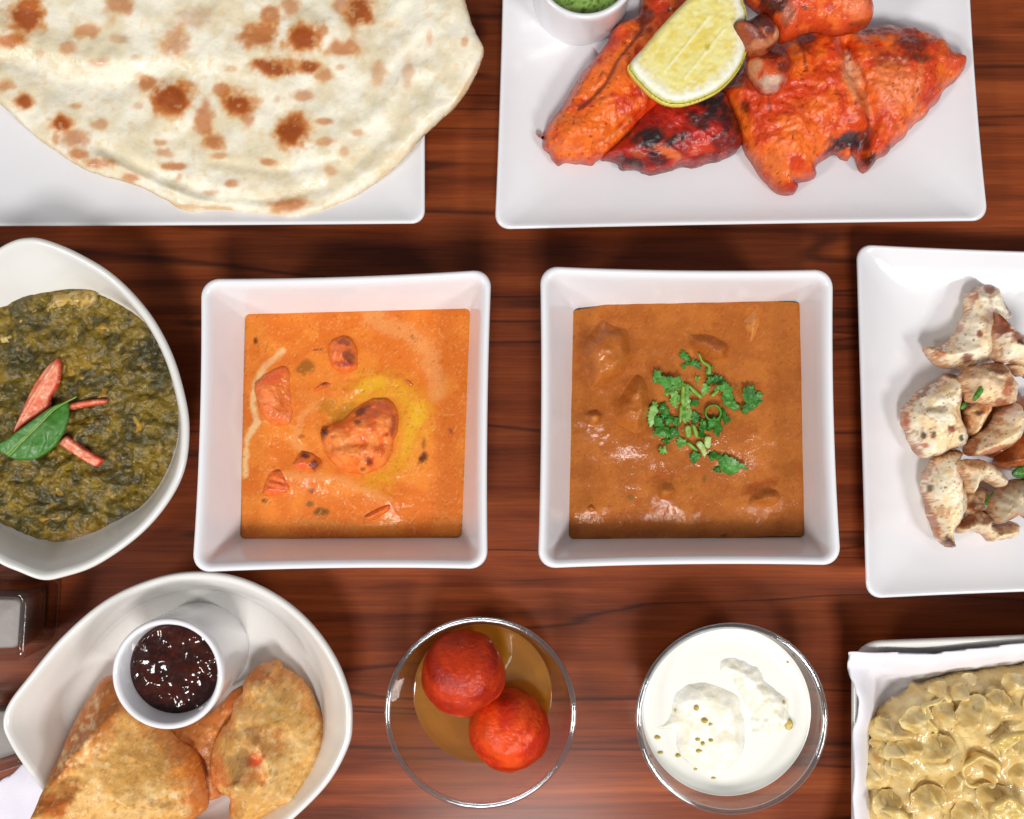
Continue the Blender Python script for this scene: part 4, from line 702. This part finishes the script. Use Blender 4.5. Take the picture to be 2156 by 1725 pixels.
o = blob('samosa', TM, [(640,678),(560,708),(510,780),(440,890),(400,960),(350,1080),(315,1200),(300,1310,.036),(212,1415,.052),(198,1460,.053),(255,1494,.052),(340,1510,.046),(420,1570,.036),(620,1640),(900,1610),(1100,1530),(1190,1460),(1185,1330),(1165,1220),(1110,1120),(1020,1060),(930,960),(860,860),(780,760),(700,690)],
    0.034, 0.0112, 0.0430, 0.026, M['samosa'], sam(polys=[([(640,660),(480,800),(300,1200),(280,1340),(400,1220),(480,1110),(720,860)],(190,108,44),.95,14)], lines=[([(720,860),(600,985),(480,1110),(390,1220)],9,(226,180,112),.7)], spots=[(300,1430,110,70,0,(200,108,46),.95),(400,1340,60,80,.5,(180,104,50),.7),(1080,1200,120,160,-.3,(212,130,52),.8),(1150,1400,80,120,0,(206,110,44),.7),(480,1190,30,14,.3,(140,86,40),.7),(590,1050,70,160,.7,(206,130,62),.6),(800,1150,200,140,0,(198,150,78),.6),(720,1480,160,60,0,(226,182,116),.7)]+pale(bl1)), 'cone', s1f, 0.0007, 0.0006, 0.37, lambda px, py, d: .024*sst(760, 360, (px-TM.ox)/TM.s)*sst(1130, 1400, (py-TM.oy)/TM.s))  # darker left flank and paler ridge: fold shading painted over the crust colour
tag(o, 'large golden samosa with a sharp fold and pinched tip', 'samosa', 'fried samosas')
s2f = [('k',[(1490,1160),(1600,900),(1590,640)],60,5),('k',[(1490,1160),(1330,1300),(1240,1330)],50,3.5),('k',[(1490,1160),(1680,1300),(1760,1400)],50,3),('g',1490,1150,150,170,0,7),('g',1480,1160,45,50,0,2.5),('l',[(1380,1010),(1470,950),(1570,980),(1640,1080),(1630,1200)],30,2.4),('l',[(1390,1090),(1480,1030),(1570,1060),(1590,1180),(1540,1260)],24,-2.6),('l',[(1400,900),(1560,850),(1720,900),(1790,1060)],34,1.5),('l',[(1320,1300),(1430,1270),(1500,1230)],24,-1.4),('l',[(1300,1330),(1400,1320)],24,1.0),('l',[(1340,850),(1420,780),(1540,750)],30,-1.0),('n',36,1.8,3),('n',12,.5,3)] + bl2
o = blob('samosa', TM, [(1590,598),(1640,640),(1740,710),(1800,790),(1830,870),(1870,950),(1908,1080),(1880,1200),(1820,1330),(1740,1420),(1660,1470),(1560,1530),(1450,1600),(1340,1590),(1312,1480),(1310,1400),(1235,1330),(1198,1240),(1220,1100),(1262,1010),(1312,950),(1340,850),(1390,790),(1400,720),(1470,635)],
    0.034, 0.0112, 0.0420, 0.024, M['samosa'], sam(spots=[(1490,1160,60,60,0,(222,106,60),1),(1560,1050,130,110,.3,(196,124,54),.7),(1480,1250,90,60,0,(214,126,60),.6),(1260,1230,70,130,0,(222,128,70),.9),(1500,650,140,70,.3,(206,110,50),.8),(1660,780,120,60,.5,(196,140,74),.6),(1600,1380,160,80,0,(210,160,92),.6),(1330,1420,50,80,0,(220,130,60),.8)]+pale(bl2), lines=[([(1310,1310),(1420,1275),(1500,1230)],12,(176,88,40),.7),([(1410,1000),(1500,990),(1610,1070)],10,(226,186,130),.7)]), 'cone', s2f, 0.0007, 0.0006, 0.32)  # crease and nub recess painted darker to shade the folds
tag(o, 'rounded samosa standing with an orange peak facing up', 'samosa', 'fried samosas')
o = blob('samosa', TM, [(880,900),(1050,930),(1200,900),(1330,780),(1400,740),(1440,800),(1380,950),(1310,1100),(1300,1300),(1310,1380),(1200,1420),(1080,1480),(1000,1380),(940,1150)], 0.022, 0.0108, 0.014, 0.014, M['samosa'], sam(base=(204,126,62), var=(186,98,44), spots=[(1250,1350,80,60,0,(226,140,80),.8)]), 'dome', [('n',20,1.5,3),('n',8,.5,3)]+bubbles(1000,950,1300,1400,24,(12,22),(.4,1),9), 0.0010, 0.0007, 0.3)
tag(o, 'deep orange samosa wedged under the two larger samosas', 'samosa', 'fried samosas')

# ------------------------------------------------------------------ glass bowls
def glass_bowl(label, cx, cy, zr=0.055, R=0.0443):
    prof_o = [(0.0,0.0),(0.024,0.0),(0.0268,0.0006),(0.0285,0.0022),(0.0335,0.012),(0.0385,0.026),(0.0418,0.040),(0.0436,0.050),(R,zr-0.0012)]
    prof_i = [(R-0.0019,zr-0.0014),(0.0416,0.050),(0.0398,0.040),(0.0364,0.026),(0.0312,0.013),(0.026,0.0082),(0.018,0.0066),(0.0,0.006)]
    n = 96
    V, F = lathe([(max(r, 1e-4), z) for r, z in prof_o]+[(R-0.0002, zr-0.0005),(R-0.0009, zr),(R-0.0016, zr-0.0005)]+[(max(r, 1e-4), z) for r, z in prof_i], cx, cy, n)
    o = finish('glass_bowl', V, F, M['glass']); tag(o, label, 'glass bowl', 'round clear glass dessert bowls')
    tube = [(R-0.0009+0.0014*math.cos(a), zr+0.0006+0.0013*math.sin(a)) for a in np.linspace(0, 2*math.pi, 13)[:-1]]
    finish('rim', *lathe_closed(tube, cx, cy, n), M['thickglass'], o)
    return o
g1 = W(1012, 1500, 0.055); g2 = W(1540, 1513, 0.055)
glass_bowl('round clear glass bowl holding two gulab jamun in syrup', *g1)
glass_bowl('round clear glass bowl filled with white rasmalai milk', *g2)
# syrup
o = finish('sugar_syrup', *lathe([(0.0001,0.0062),(0.018,0.0068),(0.026,0.0084),(0.031,0.0132),(0.0345,0.0215),(0.0340,0.0213),(0.032,0.0206),(0.0001,0.0203)], g1[0], g1[1]), M['syrup']); tag(o, 'clear amber sugar syrup pooled around the gulab jamun', 'syrup')
def ball(label, px, py, z, r, sd, c1, c2):
    x, y = W(px, py, z); V = []; F = []; nu, nv = 96, 64
    for i in range(nv+1):
        ph = math.pi*i/nv
        for j in range(nu):
            th = 2*math.pi*j/nu; V.append((math.sin(ph)*math.cos(th), math.sin(ph)*math.sin(th), math.cos(ph)))
    V = np.array(V); wob = (fbm(V[:,0]*2+9+sd, V[:,1]*2+V[:,2]*1.7+9, sd, 3)-0.5)*0.17 + (fbm(V[:,0]*12+40, V[:,1]*12+V[:,2]*9+40, sd+1, 3)-0.5)*0.018
    f = sst(.3, .7, fbm(V[:,0]*2.5+20, V[:,1]*2.5+V[:,2]*2+20, sd+2, 4)); cols = lin(c1)[None]*(1-f[:,None]) + lin(c2)[None]*f[:,None]
    V = V*(1+wob)[:,None]*r*np.array([1,1,.93]) + np.array([x, y, z])
    for i in range(nv):
        for j in range(nu):
            a = i*nu+j; b = i*nu+(j+1) % nu; F.append((a, a+nu, b+nu, b))
    o = finish('gulab_jamun', V, F, M['jamun'], None, cols); return tag(o, label, 'sweet', 'gulab jamun balls')
ball('deep red gulab jamun ball leaning on top of the other', 975, 1418, 0.0385, 0.0203, 2, (194,54,14), (160,34,10))
ball('brighter orange-red gulab jamun ball sitting lower in syrup', 1072, 1537, 0.0285, 0.0196, 5, (228,74,18), (200,46,14))
# rasmalai
zm = 0.042
rm = W(1540, 1513, 0.055)
o = finish('sweet_milk', *lathe([(0.001,0.0064),(0.0178,0.0070),(0.0258,0.0087),(0.0309,0.0134),(0.0361,0.0262),(0.0394,0.0400),(0.0404,0.0432),(0.0400,0.0427),(0.0385,0.0421),(0.03,0.0420),(0.001,0.0420)], rm[0], rm[1]), M['milk'], None, lin((238,235,226)))
tag(o, 'creamy white milk filling the rasmalai glass bowl', 'milk')
cu = dict(base=(248,244,232), var=(243,236,216), vscale=20, edge=((236,232,216),8,.3))
RP = [([(400,640),(480,565),(600,532),(720,542),(860,590),(980,665),(1025,800),(1052,950),(1050,1100),(1000,1220),(900,1320),(750,1335),(600,1330),(500,1250),(420,1150),(400,1000),(300,990),(200,960),(168,912),(330,888),(362,800)],'smooth-sided round rasmalai patty sprinkled with pistachio',[('n',30,1.0,2),('n',12,.3,2),('l',[(560,600),(760,570),(960,680)],40,1.0),('g',880,1050,160,220,0,.8)],.0085),
 ([(780,360),(920,325),(1080,360),(1200,430),(1262,560),(1382,640),(1442,760),(1432,920),(1300,1032),(1150,1082),(1065,1060),(1062,900),(1005,720),(900,565),(800,480)],'crumbled rasmalai patty with ragged surface in milk',[('n',22,1.8,3),('n',10,1.0,2)],.0088)]
SR = []
for pl, lb, fe, h in RP:
    o = blob('rasmalai_patty', TR, pl, zm+.001, zm-.0005-.42*h, h, .0085, M['curd'], cu, 'smooth', fe, .0007, .0008, .42); SR.append(LAST[0])
    tag(o, lb, 'sweet', 'rasmalai patties')
for x, y, a, b_ in [(610,770,22,32),(680,880,28,24),(730,912,18,15),(430,795,12,22),(270,1025,27,20),(300,1155,24,18),(1360,725,20,20),(1405,915,32,55),(620,1042,24,18),(665,1077,20,18),(732,1050,20,18),(450,1182,24,20),(630,1140,28,20),(1395,377,16,14),(755,1375,20,12),(600,1300,16,14)]:
    zz = zm; wx, wy = W(*TR((x, y)), zm+.003)
    for S_ in SR:
        q = (S_[0]-wx)**2+(S_[1]-wy)**2; k = np.argmin(q)
        if q[k] < 1e-6: zz = max(zz, float(S_[2][k]))
    onp = zz > zm+.001 and x < 1000
    pl = [(x+a*math.cos(t)*random.uniform(.85,1.2), y+b_*math.sin(t)*random.uniform(.85,1.2)) for t in np.linspace(0,2*math.pi,8)[:-1]]
    o = blob('pistachio_bit', TR, pl, zz+.0005, zz-.0012, .0026, .0012, M['pistachio'], dict(base=(214,194,104), var=(188,162,70), vscale=6), 'dome', [('n',5,.3,2)], .0005, 0, .4, n=3)
    if a == 32: tag(o, 'biggest oval pistachio piece stuck to the crumbled rasmalai patty', 'pistachio', 'pistachio bits on the rasmalai')
    elif onp: tag(o, 'yellow-green pistachio bit on the smooth rasmalai patty', 'pistachio', 'pistachio bits on the rasmalai')
    else: tag(o, 'small pistachio bit floating in the milk around rasmalai', 'pistachio', 'pistachio bits on the rasmalai')

# ------------------------------------------------------------------ fritter dish with paper
C = np.array([W(x, y, 0.036) for x, y in [(1795,2300),(2700,2300),(2700,1318),(1795,1352)]]); zr = 0.036
R = [ring_quad(inset(C, .04), 0, .02), ring_quad(inset(C, .028), 0, .02), ring_quad(inset(C, .012), .010, .02), ring_quad(inset(C, .0012), zr-.005, .014), ring_quad(C, zr-.002, .014), ring_quad(inset(C, .0006), zr-.0006, .014), ring_quad(inset(C, .0016), zr, .014), ring_quad(inset(C, .003), zr-.0006, .014), ring_quad(inset(C, .005), zr-.003, .014), ring_quad(inset(C, .013), .016, .014), ring_quad(inset(C, .022), .010, .016), ring_quad(inset(C, .05), .008, .02)]
o = finish('rectangular_dish', *loft(R), M['china_warm']); tag(o, 'white china dish lined with paper under the onion fritters', 'dish')
def pbase(px, py, d):
    zx = (px-TP.ox)/TP.s; zy = (py-TP.oy)/TP.s
    s = sst(0.0, 0.024, d); z = 0.0385*(1-s) + 0.0115*s
    z += 0.0020*np.sin(zy/95.0+zx/300)*np.exp(-((zx-150)/160)**2) + 0.0012*np.sin(zx/170.0)*np.exp(-((zy-300)/120)**2) + 0.0025*np.exp(-(((zx-300)/120)**2+((zy-400)/110)**2)) + 0.0015*np.exp(-(((zx-885)/24)**2+((zy-295)/24)**2))
    return z
o = blob('paper_liner', TP, [(150,276),(330,282),(500,284),(700,292),(830,300),(890,300),(1000,276),(1200,252),(1652,202),(2600,120),(2600,2900),(185,2900),(190,1900),(182,1725),(180,1500),(172,1200),(176,1010),(195,920),(212,850),(216,700),(188,600),(150,490),(134,400),(138,330)], 0.038, 0.0, 0.0006, 0.0005, M['paper'], dict(base=(238,236,242), var=(232,230,236), vscale=60), 'dome', (), 0.0018, 0.0003, .5, pbase, n=6)
tag(o, 'crinkled white paper sheet lining the fritter dish', 'paper')
fl = [(880,620,70,60,2),(1000,850,90,100,3),(750,900,100,110,3),(450,950,90,90,3),(940,1180,130,130,4),(1220,860,150,130,4),(640,1300,90,80,2.6),(1450,750,120,100,3),(1500,1080,120,90,3),(500,1600,130,90,3.5),(850,1580,140,120,2.6),(1450,1600,160,120,3.5),(1150,580,110,70,2.5),(380,1380,80,120,3),(1600,580,120,80,2.5),(1080,1420,80,90,3),(560,1160,80,80,2),(1600,1350,100,90,3),(700,720,70,60,2),(1150,1700,120,90,3),(1850,800,150,120,3),(1800,1250,130,130,3)]
ff = [('g',x,y,a,b_,random.uniform(-.5,.5),h*1.5) for x, y, a, b_, h in fl] + [('n',60,4.0,2),('n',26,1.4,2),('g',1330,1500,70,60,0,-3.5),('g',1420,880,70,60,0,-2.5),('g',470,1350,24,90,0,-2.5),('l',[(860,1480),(880,1600),(930,1660)],16,-1.6)]
o = blob('onion_fritter', TP, [(2300,430),(1700,440),(1500,455),(1300,488),(1130,500),(1040,538),(970,556),(870,590),(740,598),(720,660),(600,720),(500,790),(440,850),(350,965),(360,1080),(290,1150),(285,1300),(310,1500),(300,1800),(340,2300),(900,2700),(2300,2700)], 0.030, 0.0125, 0.026, 0.026, M['fritter'],
    dict(base=(224,198,138), var=(208,174,106), vscale=30, warp=12, spots=[(x,y,a*1.0,b_*.9,0,(234,212,154),.5) for x, y, a, b_, h in fl]+[(1340,1520,110,80,0,(220,160,76),.8),(1180,1250,60,160,.4,(216,164,86),.6),(470,1390,30,100,0,(196,140,64),.7),(380,1200,40,60,0,(196,138,50),.7),(1100,1600,60,60,0,(216,170,90),.6)], edge=((196,166,106),10,.5), specks=[((130,90,50),0.82,4,.6)]), 'dome', ff, 0.0008, 0.0012, 0.25)
tag(o, 'lumpy pale yellow onion fritter on white paper', 'fritter')
fr_o = o; SF = surf_of(LAST[0]); rr = random.Random(12)
lump = dict(base=(228,204,144), var=(212,178,108), vscale=22, warp=9, specks=[((140,96,52),0.83,4,.6)])
LP = [(x, y, a*1.3, b_*1.3) for x, y, a, b_, h in fl if 350 < x < 1950 and 560 < y < 2000] + [(rr.uniform(420,1800), rr.uniform(640,1800), rr.uniform(80,150), rr.uniform(60,110)) for _ in range(26)]
for x, y, a, b_ in LP:
    an = rr.uniform(0, 3.1); pl = [(x+a*math.cos(t)*math.cos(an)*q-b_*math.sin(t)*math.sin(an)*q, y+a*math.cos(t)*math.sin(an)*q+b_*math.sin(t)*math.cos(an)*q) for t in np.linspace(0, 2*math.pi, 10)[:-1] for q in [rr.uniform(.82,1.15)]]
    zz = SF(TP, [(x, y)], .035); h = rr.uniform(.008, .0115)
    blob('fritter_lump', TP, pl, zz, zz-.0026-.25*h, h*1.1, min(a, b_)*TP.s*K*.9, M['fritter'], lump, 'smooth', [('n',22,2.2,2),('n',10,.7,2)], .0007, .0016, .25, parent=fr_o, n=4)
on = dict(base=(222,194,118), var=(206,172,86), vscale=12, edge=((232,214,160),5,.6))
for pl in [[(760,740),(820,715),(900,690),(945,675),(950,692),(900,740),(830,752),(800,770),(830,850),(880,900),(908,950),(890,988),(860,980),(830,930),(790,860),(765,790)],[(1350,1080),(1400,1040),(1480,985),(1660,955),(1680,1000),(1600,1050),(1500,1120),(1470,1190),(1440,1170),(1430,1120),(1380,1135)],[(1340,1700),(1370,1600),(1440,1540),(1520,1520),(1600,1560),(1660,1620),(1660,1760),(1400,1760)],[(830,1480),(850,1470),(900,1540),(950,1620),(940,1650),(880,1620),(840,1560)],[(420,1640),(520,1620),(620,1650),(660,1720),(560,1730)]]:
    zz = SF(TP, pl, .036)+.0035
    blob('onion_strip', TP, pl, zz, zz-.001, .0040, .0016, M['fritter'], on, 'dome', [('n',10,.8,2)], .0007, .0003, .4, parent=fr_o, n=4)
cx, cy = W(*TP((1290,1335)), .043)
V, F = lathe_closed([(.0078+.0012*math.cos(a), .0395+.0026*math.sin(a)) for a in np.linspace(0,2*math.pi,11)[:-1]], 0, 0, 40)
V = np.array(V); th_ = np.arctan2(V[:,1],V[:,0]); V[:,:2] *= (1+.10*np.sin(th_*2+1)+.06*np.sin(th_*5))[:,None]; V[:,2] += V[:,1]*.12+.0006*np.sin(np.arctan2(V[:,1],V[:,0])*3); V[:,0] += cx; V[:,1] += cy
finish('onion_ring', V, F, M['fritter'], fr_o, lin((226,200,126)))

# ------------------------------------------------------------------ glass holders and napkin at the table edge
def rbox(C, z0, z1, r):
    return loft([ring_quad(inset(C, r*.5), z0, r), ring_quad(inset(C, .0003), z0+r*.3, r), ring_quad(C, z0+r*.7, r), ring_quad(C, z1-r*.5, r), ring_quad(inset(C, r*.12), z1-r*.15, r), ring_quad(inset(C, r*.4), z1, r), ring_quad(inset(C, .0032), z1, r*.7), ring_quad(inset(C, .0040), z1-.001, r*.6), ring_quad(inset(C, .0048), z0+.008, r*.5), ring_quad(inset(C, .007), z0+.006, r*.5)])
def holder(label, pts, zt, cont, z0=0.0):
    C = np.array([W(x, y, zt) for x, y in pts])
    o = finish('glass_holder', *rbox(C, z0, zt, .004), M['glass']); tag(o, label, 'glass holder', 'square glass holders')
    I = inset(C, .0056); finish('contents', *loft([ring_quad(inset(I, .003), z0+.0075, .003), ring_quad(I, z0+.009, .003), ring_quad(I, cont, .003), ring_quad(inset(I, .001), cont+.0008, .003)]), M['frost'], o)
holder('square clear glass holder near the tip of the saag bowl', [(-112,1400),(50,1393),(60,1243),(-105,1238)], .040, .034)
holder('square glass holder half hidden behind the samosa bowl edge', [(-100,1660),(60,1608),(50,1482),(-100,1484)], .030, .022, 0.0012)
o = blob('paper_napkin', D1, [(-330,1725),(-200,1690),(0,1643),(60,1600),(180,1570),(300,1800),(250,2100),(-330,2100)], .001, .0002, .0010, .0006, M['paper'], dict(base=(232,228,238), var=(224,220,232), vscale=50), 'dome', [('n',60,.3,2)], .0025, 0, .5, n=3)
tag(o, 'white paper napkin on the table under the samosa bowl', 'napkin')

# ------------------------------------------------------------------ crumbs
for T_, x, y, z_, c, lb in [(TN,465,880,.0112,(176,120,60),'single tiny brown crumb on the bare part of the naan plate'),(TC,110,1212,.0125,(150,40,20),'tiny red crumb beside the dark tip of tandoori breast'),(TD,832,1444,.0118,(170,60,24),'tiny orange crumb below the tandoori quarter on its plate')]:
    pl = [(x+6*math.cos(a)*random.uniform(.6,1.3), y+6*math.sin(a)*random.uniform(.6,1.3)) for a in np.linspace(0, 2*math.pi, 7)[:-1]]
    o = blob('crumb', T_, pl, z_, z_-.0008, .0012, .0006, M['samosa'], dict(base=c), 'dome', (), .0003, 0, .4, n=3); tag(o, lb, 'crumb')
